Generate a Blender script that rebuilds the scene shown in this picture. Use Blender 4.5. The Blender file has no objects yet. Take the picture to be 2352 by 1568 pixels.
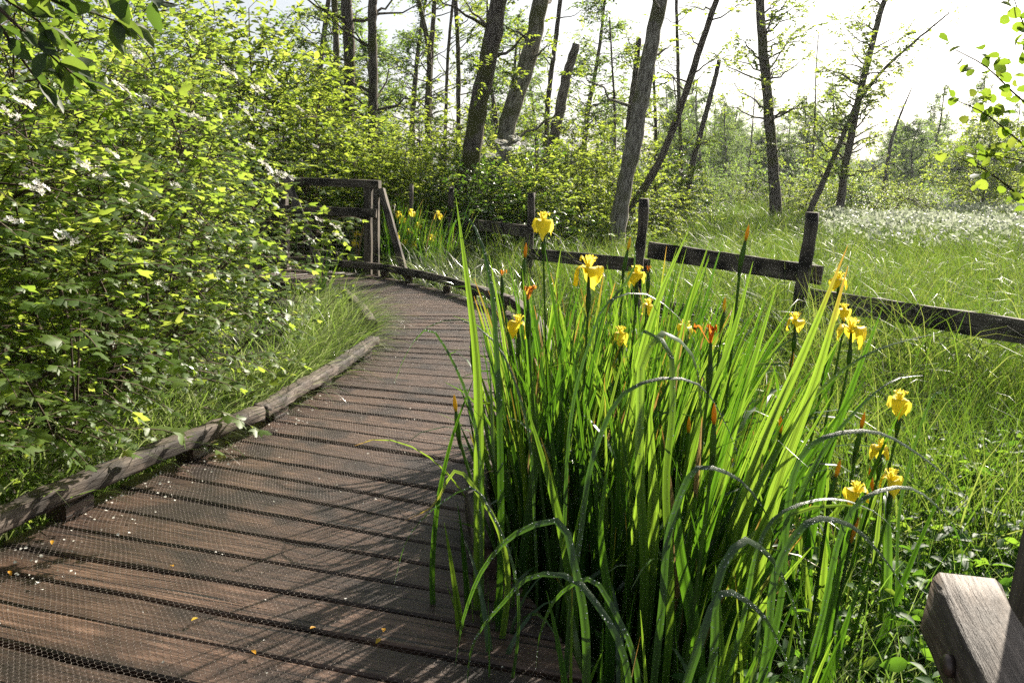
import bpy, math
import numpy as np
from mathutils import Matrix, Vector

# ------------------------------------------------------------------ camera, sky, sun
sc = bpy.context.scene
F, CX, CY = 1907.0, 1176.0, 784.0            # focal length and centre of the photograph, on a 2352 px wide copy
PITCH, ROLL, EYE = math.radians(11.1), math.radians(2.0), 1.2
cp, sp, cr, sr = math.cos(PITCH), math.sin(PITCH), math.cos(ROLL), math.sin(ROLL)
camd = bpy.data.cameras.new("camera")
camd.sensor_width = 36.0
camd.lens = 36.0 * F / 2352.0
camd.clip_start, camd.clip_end = 0.05, 3000.0
cam = bpy.data.objects.new("camera", camd)
sc.collection.objects.link(cam)
_R, _U, _F = Vector((1, 0, 0)), Vector((0, sp, cp)), Vector((0, cp, -sp))
_r, _u = cr * _R + sr * _U, -sr * _R + cr * _U
cam.matrix_world = Matrix(((_r.x, _u.x, -_F.x, 0), (_r.y, _u.y, -_F.y, 0), (_r.z, _u.z, -_F.z, EYE), (0, 0, 0, 1)))
sc.camera = cam

SUN_AZ, SUN_EL = math.radians(36.0), math.radians(32.5)     # azimuth from +Y towards +X
world = bpy.data.worlds.new("World")
sc.world = world
world.use_nodes = True
wn = world.node_tree
sky = wn.nodes.new("ShaderNodeTexSky")
sky.sky_type = 'NISHITA'
sky.sun_disc = False
sky.sun_elevation = SUN_EL
sky.sun_rotation = SUN_AZ
sky.air_density, sky.dust_density, sky.ozone_density = 1.0, 2.6, 1.0
hs = wn.nodes.new('ShaderNodeHueSaturation')          # thin high cloud: a whiter sky
hs.inputs['Saturation'].default_value = 0.45
wn.links.new(sky.outputs[0], hs.inputs['Color'])
wn.links.new(hs.outputs[0], wn.nodes['Background'].inputs[0])
wn.nodes['Background'].inputs[1].default_value = 0.052
sund = bpy.data.lights.new("sun", 'SUN')
sund.energy, sund.angle, sund.color = 5.0, math.radians(0.5), (1.0, 0.91, 0.78)
sun = bpy.data.objects.new("sun", sund)
sc.collection.objects.link(sun)
sdir = Vector((math.sin(SUN_AZ) * math.cos(SUN_EL), math.cos(SUN_AZ) * math.cos(SUN_EL), math.sin(SUN_EL)))
sun.rotation_euler = sdir.to_track_quat('Z', 'Y').to_euler()
sun.location = (12, 16, 12)
sc.view_settings.view_transform = 'Standard'
sc.view_settings.look = 'None'
sc.view_settings.exposure = 1.6
sc.view_settings.gamma = 1.0
sc.cycles.max_bounces = 6
sc.cycles.diffuse_bounces = 2
sc.cycles.glossy_bounces = 2
sc.cycles.transmission_bounces = 4
sc.cycles.transparent_max_bounces = 4
sc.cycles.caustics_reflective = False
sc.cycles.caustics_refractive = False
sc.cycles.sample_clamp_indirect = 5.0
sc.cycles.sample_clamp_direct = 10.0
sc.cycles.use_denoising = False
sc.cycles.denoiser = 'OPENIMAGEDENOISE'
sc.cycles.denoising_input_passes = 'RGB_ALBEDO_NORMAL'

rng = np.random.default_rng(11)


def px(x, y, Y):
    """World point at distance Y in front of the camera seen at (x, y) of the 2352 px photograph."""
    u, v = (x - CX) / F, -(y - CY) / F
    u, v = u * cr - v * sr, u * sr + v * cr
    d = np.array([u, cp + v * sp, -sp + v * cp])
    return np.array([0, 0, EYE]) + d * (Y / d[1])


def pz(x, y, z):
    u, v = (x - CX) / F, -(y - CY) / F
    u, v = u * cr - v * sr, u * sr + v * cr
    d = np.array([u, cp + v * sp, -sp + v * cp])
    return np.array([0, 0, EYE]) + d * ((z - EYE) / d[2])


def smooth(a, b, x):
    t = np.clip((x - a) / (b - a), 0, 1)
    return t * t * (3 - 2 * t)


def ground_z(X, Y):
    X, Y = np.asarray(X, float), np.asarray(Y, float)
    base = -0.38 + 0.30 * smooth(8, 30, Y)
    hump = 0.05 * np.sin(X * 1.3 + 0.6 * np.sin(Y * 0.9)) * np.cos(Y * 1.1 + 0.4) + 0.16 * np.sin(X * 0.37 + 1.0) * np.sin(Y * 0.31)
    return base + hump * smooth(3, 9, np.hypot(X, Y))


# ------------------------------------------------------------------ mesh helpers
def unit(a):
    return a / np.maximum(np.linalg.norm(a, axis=-1, keepdims=True), 1e-9)


class MB:
    """Collects vertices, faces and three per-vertex attributes: rnd, mid and gr (grain coordinates)."""

    def __init__(self):
        self.v, self.f3, self.f4, self.rnd, self.mid, self.gr, self.n = [], [], [], [], [], [], 0

    def add(self, v, faces, rnd=0.5, mid=0.0, gr=None):
        v = np.asarray(v, float).reshape(-1, 3)
        k = len(v)
        faces = np.asarray(faces, int)
        (self.f3 if faces.shape[1] == 3 else self.f4).append(faces + self.n)
        self.v.append(v)
        self.rnd.append(np.broadcast_to(np.asarray(rnd, float), (k,)))
        self.mid.append(np.broadcast_to(np.asarray(mid, float), (k,)))
        self.gr.append(v if gr is None else np.asarray(gr, float).reshape(-1, 3))
        self.n += k

    def more_faces(self, faces, back):
        faces = np.asarray(faces, int)
        (self.f3 if faces.shape[1] == 3 else self.f4).append(faces + self.n - back)

    def build(self, name, mat, parent=None, smooth_shade=True):
        me = bpy.data.meshes.new(name)
        v = np.concatenate(self.v)
        org = np.zeros(3)
        if parent is not None:
            p = parent
            while p is not None:
                org = org + np.array(p.location)
                p = p.parent
            v = v - org
        else:
            org = np.array([v[:, 0].mean(), v[:, 1].mean(), v[:, 2].min()])
            v = v - org
        f3 = np.concatenate(self.f3) if self.f3 else np.zeros((0, 3), int)
        f4 = np.concatenate(self.f4) if self.f4 else np.zeros((0, 4), int)
        me.vertices.add(len(v))
        me.vertices.foreach_set("co", v.ravel().astype(np.float32))
        loops = np.concatenate([f3.ravel(), f4.ravel()]).astype(np.int32)
        starts = np.concatenate([np.arange(len(f3)) * 3, len(f3) * 3 + np.arange(len(f4)) * 4]).astype(np.int32)
        me.loops.add(len(loops))
        me.loops.foreach_set("vertex_index", loops)
        me.polygons.add(len(starts))
        me.polygons.foreach_set("loop_start", starts)
        me.polygons.foreach_set("use_smooth", np.full(len(starts), smooth_shade))
        me.update(calc_edges=True)
        for nm, arr in (("rnd", self.rnd), ("mid", self.mid)):
            at = me.attributes.new(nm, 'FLOAT', 'POINT')
            at.data.foreach_set("value", np.concatenate(arr).astype(np.float32))
        at = me.attributes.new("gr", 'FLOAT_VECTOR', 'POINT')
        at.data.foreach_set("vector", np.concatenate(self.gr).ravel().astype(np.float32))
        me.materials.append(mat)
        o = bpy.data.objects.new(name, me)
        sc.collection.objects.link(o)
        if parent is not None:
            o.parent = parent
        else:
            o.location = org
        return o


def tag(o, label=None, cat=None, group=None, kind=None):
    if label: o['label'] = label
    if cat: o['category'] = cat
    if group: o['group'] = group
    if kind: o['kind'] = kind
    return o


def thing(name, label, cat, loc=(0, 0, 0), group=None, kind=None):
    o = bpy.data.objects.new(name, None)
    o.empty_display_size = 0.1
    o.location = [float(c) for c in loc]
    sc.collection.objects.link(o)
    return tag(o, label, cat, group, kind)


def copy_tree(o, loc=None, rz=0.0, s=1.0, label=None, parent=None):
    c = o.copy()
    sc.collection.objects.link(c)
    if parent is not None:
        c.parent = parent
    else:
        c.location = [float(q) for q in loc]
        c.rotation_euler = (0, 0, rz)
        c.scale = (s, s, s)
        if label: c['label'] = label
    for ch in o.children:
        copy_tree(ch, parent=c)
    return c


def tubes(mb, cen, rad, k=5, rnd=None, cap=False):
    """Batched tubes: cen (N,S,3), rad (N,S)."""
    cen = np.asarray(cen, float)
    if cen.ndim == 2: cen = cen[None]
    N, S = cen.shape[:2]
    rad = np.broadcast_to(np.asarray(rad, float), (N, S))
    t = np.gradient(cen, axis=1) if S > 2 else np.repeat(cen[:, 1:2] - cen[:, :1], 2, axis=1)
    t = unit(t)
    ref = np.where(np.abs(t[..., 2:3]) > 0.9, np.array([1.0, 0, 0]), np.array([0, 0, 1.0]))
    ref = np.repeat(ref[:, S // 2:S // 2 + 1], S, axis=1)
    a = unit(np.cross(t, ref))
    b = np.cross(a, t)
    th = np.arange(k) * 2 * np.pi / k
    ring = a[:, :, None] * np.cos(th)[:, None] + b[:, :, None] * np.sin(th)[:, None]
    v = cen[:, :, None] + ring * rad[:, :, None, None]
    if rnd is None: rnd = rng.random(N)
    rnd = np.broadcast_to(rnd, (N,))
    L = np.concatenate([np.zeros((N, 1)), np.cumsum(np.linalg.norm(np.diff(cen, axis=1), axis=-1), axis=1)], axis=1)
    gr = np.stack(np.broadcast_arrays(L[:, :, None] + 7 * rnd[:, None, None], rad[:, :, None] * np.cos(th) + 3 * rnd[:, None, None],
                                      rad[:, :, None] * np.sin(th)), axis=-1)
    i = np.arange(N)[:, None, None] * S * k
    s = np.arange(S - 1)[None, :, None] * k
    j = np.arange(k)[None, None, :]
    j2 = (j + 1) % k
    f = np.stack([i + s + j, i + s + j2, i + s + k + j2, i + s + k + j], axis=-1).reshape(-1, 4)
    mb.add(v, f, np.repeat(rnd, S * k), 0.0, gr)
    if cap:
        fan = np.array([[0, q + 1, q] for q in range(1, k - 1)])
        base = (np.arange(N) * S * k)[:, None, None]
        mb.more_faces((base + fan).reshape(-1, 3), N * S * k)
        fan2 = np.array([[0, q, q + 1] for q in range(1, k - 1)]) + (S - 1) * k
        mb.more_faces((base + fan2).reshape(-1, 3), N * S * k)


def ribbons(mb, cen, wd, w, rnd, fold=0.0, across=2):
    """cen (N,S,3), wd width direction (N,S,3), w half widths (N,S)."""
    N, S = cen.shape[:2]
    if across == 2:
        v = np.stack([cen - wd * w[..., None], cen + wd * w[..., None]], axis=2)
        mid = np.zeros((N, S, 2))
    else:
        t = unit(np.gradient(cen, axis=1))
        nrm = np.cross(wd, t)
        c2 = cen + nrm * (w * fold)[..., None]
        v = np.stack([cen - wd * w[..., None], c2, cen + wd * w[..., None]], axis=2)
        mid = np.zeros((N, S, 3))
        mid[:, :, 1] = 1.0
    A = v.shape[2]
    i = np.arange(N)[:, None, None] * S * A
    s = np.arange(S - 1)[None, :, None] * A
    j = np.arange(A - 1)[None, None, :]
    f = np.stack([i + s + j, i + s + j + 1, i + s + A + j + 1, i + s + A + j], axis=-1).reshape(-1, 4)
    sl = np.linspace(0, 1, S)
    gr = np.stack(np.broadcast_arrays(sl[None, :, None], np.linspace(-1, 1, A)[None, None, :], np.asarray(rnd).reshape(-1, 1, 1)), axis=-1)
    mb.add(v, f, np.repeat(np.broadcast_to(rnd, (N,)), S * A), mid.ravel(), gr)


def blades(mb, base, az, th0, th1, k, length, width, S=5, twist=0.5, fold=0.0, across=2, r=None, rnd=None, wpow=0.75, tw0=0.0):
    """Blades of grass or sword leaves growing from base and bending over towards azimuth az."""
    r = r or rng
    base = np.asarray(base, float)
    N = len(base)
    s = np.linspace(0, 1, S)
    B = lambda q: np.broadcast_to(np.asarray(q, float), (N,))[:, None]
    th = B(th0) + B(th1) * s[None] ** B(k)
    ds = B(length) / (S - 1)
    thm = 0.5 * (th[:, 1:] + th[:, :-1])
    h = np.concatenate([np.zeros((N, 1)), np.cumsum(np.sin(thm) * ds, axis=1)], axis=1)
    z = np.concatenate([np.zeros((N, 1)), np.cumsum(np.cos(thm) * ds, axis=1)], axis=1)
    ca, sa = np.cos(B(az)), np.sin(B(az))
    cen = np.stack([base[:, :1] + h * ca, base[:, 1:2] + h * sa, base[:, 2:] + z], axis=-1)
    side = np.stack([-sa, ca, np.zeros_like(sa)], axis=-1)
    nrm = np.stack([-np.cos(th) * ca, -np.cos(th) * sa, np.sin(th)], axis=-1)
    tw = B(tw0) + (r.random((N, 1)) - 0.5) * 2 * twist + np.zeros((N, S))
    wd = side * np.cos(tw)[..., None] + nrm * np.sin(tw)[..., None]
    w = 0.5 * B(width) * np.maximum((1 - s[None] ** 2.2), 0.02) ** wpow * (0.72 + 0.28 * np.sin(np.pi * np.minimum(s * 1.4, 1))[None])
    ribbons(mb, cen, wd, w, r.random(N) if rnd is None else rnd, fold, across)


# leaf templates: x across, y along, z up
def _leaf(outline, centre, zf):
    pts = [centre] + outline + [(-x, y) for x, y in reversed(outline[1:-1])]
    v = np.array([(x, y, zf(x, y)) for x, y in pts])
    n = len(pts) - 1
    f = np.array([(0, i + 1, (i + 1) % n + 1) for i in range(n)])
    return v, f


LOBED = _leaf([(0, 0), (.24, .03), (.40, .24), (.64, .52), (.27, .50), (.24, .74), (0, 1.02)], (0, .38), lambda x, y: -0.30 * abs(x) - 0.16 * y * y)
OVAL = _leaf([(0, 0), (.20, .22), (.27, .50), (.17, .80), (0, 1.0)], (0, .45), lambda x, y: 0.45 * abs(x) - 0.22 * y * y)
ROUND = _leaf([(0, 0), (.30, .18), (.42, .50), (.34, .82), (.06, .97)], (0, .48), lambda x, y: 0.35 * abs(x) - 0.16 * y * y)
QUADL = (np.array([(0, 0, 0), (.26, .5, .06), (0, 1, -.12), (-.26, .5, .06)]), np.array([(0, 1, 3), (1, 2, 3)]))


def leaves(mb, pos, fwd, nrm, size, tpl, rnd):
    tv, tf = tpl
    fwd = unit(fwd)
    side = unit(np.cross(fwd, nrm))
    nn = np.cross(side, fwd)
    N, K = len(pos), len(tv)
    v = pos[:, None] + size[:, None, None] * (side[:, None] * tv[None, :, 0:1] + fwd[:, None] * tv[None, :, 1:2] + nn[:, None] * tv[None, :, 2:3])
    f = (np.arange(N)[:, None, None] * K + tf[None]).reshape(-1, tf.shape[1])
    mb.add(v, f, np.repeat(rnd, K), 0.0, np.broadcast_to(tv[None], (N, K, 3)))


def twig_sprays(wood, leaf, bases, dirs, length, n, size, tpl, r, droop=0.25, tr=0.003, updown=0.55, woody=True, tone=None, face=0.0):
    """Short twigs with n leaves each, set in two rows, held about level."""
    N = len(bases)
    dirs = unit(dirs)
    length = length * (0.7 + 0.6 * r.random(N))
    s = np.linspace(0, 1, 4)
    cen = bases[:, None] + dirs[:, None] * (length[:, None] * s)[..., None]
    cen[:, :, 2] -= droop * length[:, None] * s[None] ** 2
    if woody:
        tubes(wood, cen, tr * np.array([1.2, 1.0, 0.8, 0.5])[None], 3, r.random(N))
    t = np.concatenate([np.linspace(0.25, 1.0, n)[None].repeat(N, 0)], axis=0) + (r.random((N, n)) - 0.5) * 0.12
    t = np.clip(t, 0.05, 1.0)
    p = bases[:, None] + dirs[:, None] * (length[:, None] * t)[..., None]
    p[..., 2] -= droop * length[:, None] * t ** 2
    up = np.array([0, 0, 1.0])
    side = unit(np.cross(dirs, up) + 1e-6)
    sg = np.where(np.arange(n) % 2 == 0, 1.0, -1.0)[None, :, None]
    fw = 0.55 * dirs[:, None] + sg * side[:, None] * 0.8 + (r.random((N, n, 3)) - 0.5) * 0.6
    fw[:, -1] = dirs + (r.random((N, 3)) - 0.5) * 0.5
    fw[..., 2] -= 0.12
    nr = up + face * dirs[:, None] + (r.random((N, n, 3)) - 0.5) * 2 * updown
    sz = size * (0.45 + 0.75 * r.random((N, n))) * (.8 + .4 * r.random((N, 1)))
    base_t = r.random(N) if tone is None else tone
    rn = np.clip(base_t[:, None] * 0.6 + 0.4 * r.random((N, n)), 0, 1)
    leaves(leaf, p.reshape(-1, 3), fw.reshape(-1, 3), nr.reshape(-1, 3), sz.ravel(), tpl, rn.ravel())


# ------------------------------------------------------------------ materials
def new_mat(name):
    m = bpy.data.materials.new(name)
    m.use_nodes = True
    nt = m.node_tree
    nt.nodes.clear()
    out = nt.nodes.new('ShaderNodeOutputMaterial')
    return m, nt, out


def nd(nt, t, **kw):
    n = nt.nodes.new(t)
    for k, v in kw.items():
        if k in ('operation', 'blend_type', 'data_type', 'attribute_name', 'noise_dimensions', 'feature'):
            setattr(n, k, v)
        else:
            n.inputs[k].default_value = v
    return n


def ramp(nt, fac, stops):
    r = nt.nodes.new('ShaderNodeValToRGB')
    el = r.color_ramp.elements
    while len(el) < len(stops): el.new(0.5)
    for e, (p, c) in zip(el, stops):
        e.position = p
        e.color = (*c, 1) if len(c) == 3 else c
    nt.links.new(fac, r.inputs[0])
    return r.outputs[0]


def leaf_mat(name, cols, trans, mix=0.45, rough=0.38, spec=0.5, bump=0.0, midrib=False, tip=None, dead=None, k=0.74):
    """cols, trans: colours for rnd 0, 0.5, 1. A thin leaf: gloss, diffuse reflection, diffuse transmission."""
    m, nt, out = new_mat(name)
    at = nd(nt, 'ShaderNodeAttribute', attribute_name='rnd')
    cols, trans = [tuple(k * q for q in z) for z in cols], [tuple(k * q for q in z) for z in trans]
    d0 = [(.965, dead), (1.0, dead)] if dead else []
    e_ = .955 if dead else 1.0
    c = ramp(nt, at.outputs['Fac'], [(0.0, cols[0]), (0.5, cols[1]), (e_, cols[2])] + d0)
    t = ramp(nt, at.outputs['Fac'], [(0.0, trans[0]), (0.5, trans[1]), (e_, trans[2])] + d0)
    if midrib:
        mi = nd(nt, 'ShaderNodeAttribute', attribute_name='mid')
        gr = nd(nt, 'ShaderNodeAttribute', attribute_name='gr')
        mr = nd(nt, 'ShaderNodeMapRange')
        for i, v in enumerate((0.35, 1.0, 1.0, 0.42), 1): mr.inputs[i].default_value = v
        nt.links.new(mi.outputs['Fac'], mr.inputs[0])
        # fine parallel veins along the blade
        sx = nt.nodes.new('ShaderNodeSeparateXYZ')
        nt.links.new(gr.outputs['Vector'], sx.inputs[0])
        cmb = nt.nodes.new('ShaderNodeCombineXYZ')
        ml = nd(nt, 'ShaderNodeMath', operation='MULTIPLY'); ml.inputs[1].default_value = 9.0
        nt.links.new(sx.outputs[1], ml.inputs[0])
        ml2 = nd(nt, 'ShaderNodeMath', operation='MULTIPLY'); ml2.inputs[1].default_value = 31.0
        nt.links.new(sx.outputs[2], ml2.inputs[0])
        ml3 = nd(nt, 'ShaderNodeMath', operation='MULTIPLY'); ml3.inputs[1].default_value = 2.0
        nt.links.new(sx.outputs[0], ml3.inputs[0])
        nt.links.new(ml3.outputs[0], cmb.inputs[0]); nt.links.new(ml.outputs[0], cmb.inputs[1]); nt.links.new(ml2.outputs[0], cmb.inputs[2])
        nz = nd(nt, 'ShaderNodeTexNoise', Scale=1.0, Detail=2.0)
        nt.links.new(cmb.outputs[0], nz.inputs['Vector'])
        mv = nd(nt, 'ShaderNodeMapRange')
        for i, v in enumerate((0.3, 0.7, 0.5, 1.3), 1): mv.inputs[i].default_value = v
        nt.links.new(nz.outputs['Fac'], mv.inputs[0])
        mm = nd(nt, 'ShaderNodeMath', operation='MULTIPLY')
        nt.links.new(mr.outputs[0], mm.inputs[0]); nt.links.new(mv.outputs[0], mm.inputs[1])
        mx = nd(nt, 'ShaderNodeVectorMath', operation='MULTIPLY')
        nt.links.new(t, mx.inputs[0]); nt.links.new(mm.outputs[0], mx.inputs[1])
        t = mx.outputs[0]
        if tip is not None:      # dry yellow or brown leaf tips on a few blades
            gt = nd(nt, 'ShaderNodeMapRange')
            for i, v in enumerate((0.86, 1.0, 0.0, 1.0), 1): gt.inputs[i].default_value = v
            nt.links.new(sx.outputs[0], gt.inputs[0])
            gs = nd(nt, 'ShaderNodeMath', operation='GREATER_THAN'); gs.inputs[1].default_value = 0.88
            nt.links.new(at.outputs['Fac'], gs.inputs[0])
            gm = nd(nt, 'ShaderNodeMath', operation='MULTIPLY')
            nt.links.new(gt.outputs[0], gm.inputs[0]); nt.links.new(gs.outputs[0], gm.inputs[1])
            for which in (0, 1):
                mxx = nd(nt, 'ShaderNodeMix', data_type='RGBA')
                nt.links.new(gm.outputs[0], mxx.inputs[0])
                nt.links.new(t if which else c, mxx.inputs[6]); mxx.inputs[7].default_value = (*tip, 1)
                if which: t = mxx.outputs[2]
                else: c = mxx.outputs[2]
    p = nd(nt, 'ShaderNodeBsdfPrincipled', Roughness=rough)
    p.inputs['Specular IOR Level'].default_value = spec
    nt.links.new(c, p.inputs['Base Color'])
    tb = nt.nodes.new('ShaderNodeBsdfTranslucent')
    nt.links.new(t, tb.inputs[0])
    if bump:
        nz = nd(nt, 'ShaderNodeTexNoise', Scale=bump, Detail=2.0)
        geo = nt.nodes.new('ShaderNodeTexCoord')
        nt.links.new(geo.outputs['Object'], nz.inputs['Vector'])
        bp = nd(nt, 'ShaderNodeBump', Strength=0.5, Distance=0.002)
        nt.links.new(nz.outputs['Fac'], bp.inputs['Height'])
        nt.links.new(bp.outputs[0], p.inputs['Normal'])
    ms = nt.nodes.new('ShaderNodeMixShader')
    ms.inputs[0].default_value = mix
    nt.links.new(p.outputs[0], ms.inputs[1]); nt.links.new(tb.outputs[0], ms.inputs[2])
    nt.links.new(ms.outputs[0], out.inputs[0])
    return m


def wood_mat(name, dark, mid, light, along=3.0, cross=45.0, rough=0.75, bump=0.6, blotch=None, spec=0.3, bdist=0.004, bscale=2.2, blo=0.48, bhi=0.62, crack=None):
    m, nt, out = new_mat(name)
    gr = nd(nt, 'ShaderNodeAttribute', attribute_name='gr')
    mul = nd(nt, 'ShaderNodeVectorMath', operation='MULTIPLY')
    mul.inputs[1].default_value = (along, cross, cross)
    nt.links.new(gr.outputs['Vector'], mul.inputs[0])
    n1 = nd(nt, 'ShaderNodeTexNoise', Scale=1.0, Detail=6.0, Roughness=0.65)
    nt.links.new(mul.outputs[0], n1.inputs['Vector'])
    c = ramp(nt, n1.outputs['Fac'], [(0.28, dark), (0.5, mid), (0.74, light)])
    n2 = nd(nt, 'ShaderNodeTexNoise', Scale=bscale, Detail=4.0)
    nt.links.new(gr.outputs['Vector'], n2.inputs['Vector'])
    if blotch:
        f = ramp(nt, n2.outputs['Fac'], [(blo, (0, 0, 0)), (bhi, (1, 1, 1))])
        mx = nd(nt, 'ShaderNodeMix', data_type='RGBA')
        nt.links.new(f, mx.inputs[0]); nt.links.new(c, mx.inputs[6]); mx.inputs[7].default_value = (*blotch, 1)
        c = mx.outputs[2]
    hgt = n1.outputs['Fac']
    if crack:
        m3 = nd(nt, 'ShaderNodeVectorMath', operation='MULTIPLY'); m3.inputs[1].default_value = (crack[0], crack[1], crack[1])
        nt.links.new(gr.outputs['Vector'], m3.inputs[0])
        n3 = nd(nt, 'ShaderNodeTexNoise', Scale=1.0, Detail=2.0)
        nt.links.new(m3.outputs[0], n3.inputs['Vector'])
        cf = ramp(nt, n3.outputs['Fac'], [(crack[2], (0, 0, 0)), (crack[2] + .03, (1, 1, 1))])
        mx3 = nd(nt, 'ShaderNodeMix', data_type='RGBA')
        nt.links.new(cf, mx3.inputs[0]); nt.links.new(c, mx3.inputs[6]); mx3.inputs[7].default_value = (dark[0] * .35, dark[1] * .35, dark[2] * .35, 1)
        c = mx3.outputs[2]
        sub = nd(nt, 'ShaderNodeMath', operation='SUBTRACT')
        nt.links.new(n1.outputs['Fac'], sub.inputs[0]); nt.links.new(cf, sub.inputs[1])
        hgt = sub.outputs[0]
    at = nd(nt, 'ShaderNodeAttribute', attribute_name='rnd')
    mr = nd(nt, 'ShaderNodeMapRange'); mr.inputs[3].default_value = 0.40; mr.inputs[4].default_value = 0.82
    nt.links.new(at.outputs['Fac'], mr.inputs[0])
    vm = nd(nt, 'ShaderNodeVectorMath', operation='MULTIPLY')
    nt.links.new(c, vm.inputs[0]); nt.links.new(mr.outputs[0], vm.inputs[1])
    p = nd(nt, 'ShaderNodeBsdfPrincipled', Roughness=rough)
    p.inputs['Specular IOR Level'].default_value = spec
    nt.links.new(vm.outputs[0], p.inputs['Base Color'])
    bp = nd(nt, 'ShaderNodeBump', Strength=bump, Distance=bdist)
    nt.links.new(hgt, bp.inputs['Height'])
    nt.links.new(bp.outputs[0], p.inputs['Normal'])
    nt.links.new(p.outputs[0], out.inputs[0])
    return m


def bark_mat(name, dark, mid, light, moss=None, scale=9.0):
    m, nt, out = new_mat(name)
    tc = nd(nt, 'ShaderNodeAttribute', attribute_name='gr')
    mul = nd(nt, 'ShaderNodeVectorMath', operation='MULTIPLY')
    mul.inputs[1].default_value = (scale * 0.45, scale * 1.7, scale * 1.7)
    nt.links.new(tc.outputs['Vector'], mul.inputs[0])
    n1 = nd(nt, 'ShaderNodeTexNoise', Scale=1.6, Detail=4.0, Roughness=0.6)
    nt.links.new(mul.outputs[0], n1.inputs['Vector'])
    c = ramp(nt, n1.outputs['Fac'], [(0.3, dark), (0.5, mid), (0.68, light)])
    if moss:
        n2 = nd(nt, 'ShaderNodeTexNoise', Scale=1.7, Detail=5.0)
        nt.links.new(tc.outputs['Vector'], n2.inputs['Vector'])
        f = ramp(nt, n2.outputs['Fac'], [(0.53, (0, 0, 0)), (0.62, (1, 1, 1))])
        mx = nd(nt, 'ShaderNodeMix', data_type='RGBA')
        nt.links.new(f, mx.inputs[0]); nt.links.new(c, mx.inputs[6]); mx.inputs[7].default_value = (*moss, 1)
        c = mx.outputs[2]
    p = nd(nt, 'ShaderNodeBsdfPrincipled', Roughness=0.9)
    p.inputs['Specular IOR Level'].default_value = 0.2
    nt.links.new(c, p.inputs['Base Color'])
    bp = nd(nt, 'ShaderNodeBump', Strength=0.6, Distance=0.015)
    nt.links.new(n1.outputs['Fac'], bp.inputs['Height'])
    nt.links.new(bp.outputs[0], p.inputs['Normal'])
    nt.links.new(p.outputs[0], out.inputs[0])
    return m


def plain_mat(name, col, rough=0.5, metal=0.0, noise=0.0):
    m, nt, out = new_mat(name)
    p = nd(nt, 'ShaderNodeBsdfPrincipled', Roughness=rough, Metallic=metal)
    n1 = nd(nt, 'ShaderNodeTexNoise', Scale=noise or 20.0, Detail=4.0)
    tc = nt.nodes.new('ShaderNodeTexCoord')
    nt.links.new(tc.outputs['Object'], n1.inputs['Vector'])
    c = ramp(nt, n1.outputs['Fac'], [(0.3, tuple(q * 0.65 for q in col)), (0.7, tuple(min(1, q * 1.25) for q in col))])
    nt.links.new(c, p.inputs['Base Color'])
    nt.links.new(p.outputs[0], out.inputs[0])
    return m


M = {}
M['viburnum'] = leaf_mat('viburnum_leaf', [(.038, .076, .014), (.062, .112, .020), (.100, .154, .030)], [(.18, .29, .03), (.33, .46, .05), (.54, .62, .10)], 0.48, 0.46, 0.32, k=1.05)
M['willow'] = leaf_mat('willow_leaf', [(.05, .075, .04), (.07, .10, .05), (.10, .13, .07)], [(.13, .24, .03), (.22, .36, .04), (.35, .50, .06)], 0.4, 0.55, 0.4)
M['alder'] = leaf_mat('alder_leaf', [(.04, .10, .012), (.06, .13, .016), (.09, .16, .022)], [(.24, .40, .03), (.34, .50, .04), (.48, .58, .07)], 0.48, 0.4, 0.4)
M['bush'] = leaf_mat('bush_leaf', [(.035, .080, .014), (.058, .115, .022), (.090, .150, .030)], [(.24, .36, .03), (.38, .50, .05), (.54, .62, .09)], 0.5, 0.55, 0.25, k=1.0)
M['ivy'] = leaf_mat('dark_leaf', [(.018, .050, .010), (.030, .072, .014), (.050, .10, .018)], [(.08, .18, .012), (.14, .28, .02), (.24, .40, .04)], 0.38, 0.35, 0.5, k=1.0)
M['forest'] = leaf_mat('forest_leaf', [(.04, .085, .022), (.06, .115, .030), (.09, .15, .040)], [(.20, .36, .04), (.32, .50, .06), (.48, .62, .10)], 0.48, 0.6, 0.2, k=.85)
M['iris'] = leaf_mat('iris_leaf', [(.030, .085, .022), (.042, .115, .020), (.070, .150, .022)], [(.06, .16, .008), (.14, .33, .014), (.40, .62, .05)], 0.46, 0.30, 0.7, midrib=True, tip=(.45, .24, .04), dead=(.30, .21, .08), k=.86)
M['iris_dew_sheen'] = leaf_mat('iris_leaf_dew_sheen', [(.055, .11, .040), (.075, .14, .042), (.10, .18, .045)], [(.08, .20, .02), (.14, .32, .02), (.28, .46, .04)], 0.38, 0.36, 0.6, bump=500.0, midrib=True, tip=(.45, .30, .08))  # lighter, greyer base colour paints in the sky sheen on dew-wet arching leaves
M['pale_sedge_sheen'] = leaf_mat('pale_sedge_sheen', [(.07, .12, .035), (.15, .20, .08), (.30, .33, .20)], [(.20, .36, .04), (.32, .46, .08), (.50, .56, .26)], 0.40, 0.24, 0.9)  # blade colour lightened to paint in part of their white specular gloss
M['meadow'] = leaf_mat('meadow_grass', [(.030, .060, .014), (.050, .088, .022), (.11, .13, .050)], [(.12, .25, .02), (.22, .37, .03), (.42, .50, .10)], 0.45, 0.42, 0.4)
M['sedge'] = leaf_mat('sedge_grass', [(.050, .10, .022), (.085, .14, .036), (.19, .22, .11)], [(.16, .33, .03), (.26, .45, .05), (.48, .58, .18)], 0.42, 0.32, 0.5, k=.95)
M['herb'] = leaf_mat('herb_leaf', [(.025, .07, .014), (.04, .10, .020), (.07, .14, .026)], [(.12, .28, .02), (.22, .42, .03), (.38, .56, .05)], 0.44, 0.55, 0.22, k=1.0)
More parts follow.
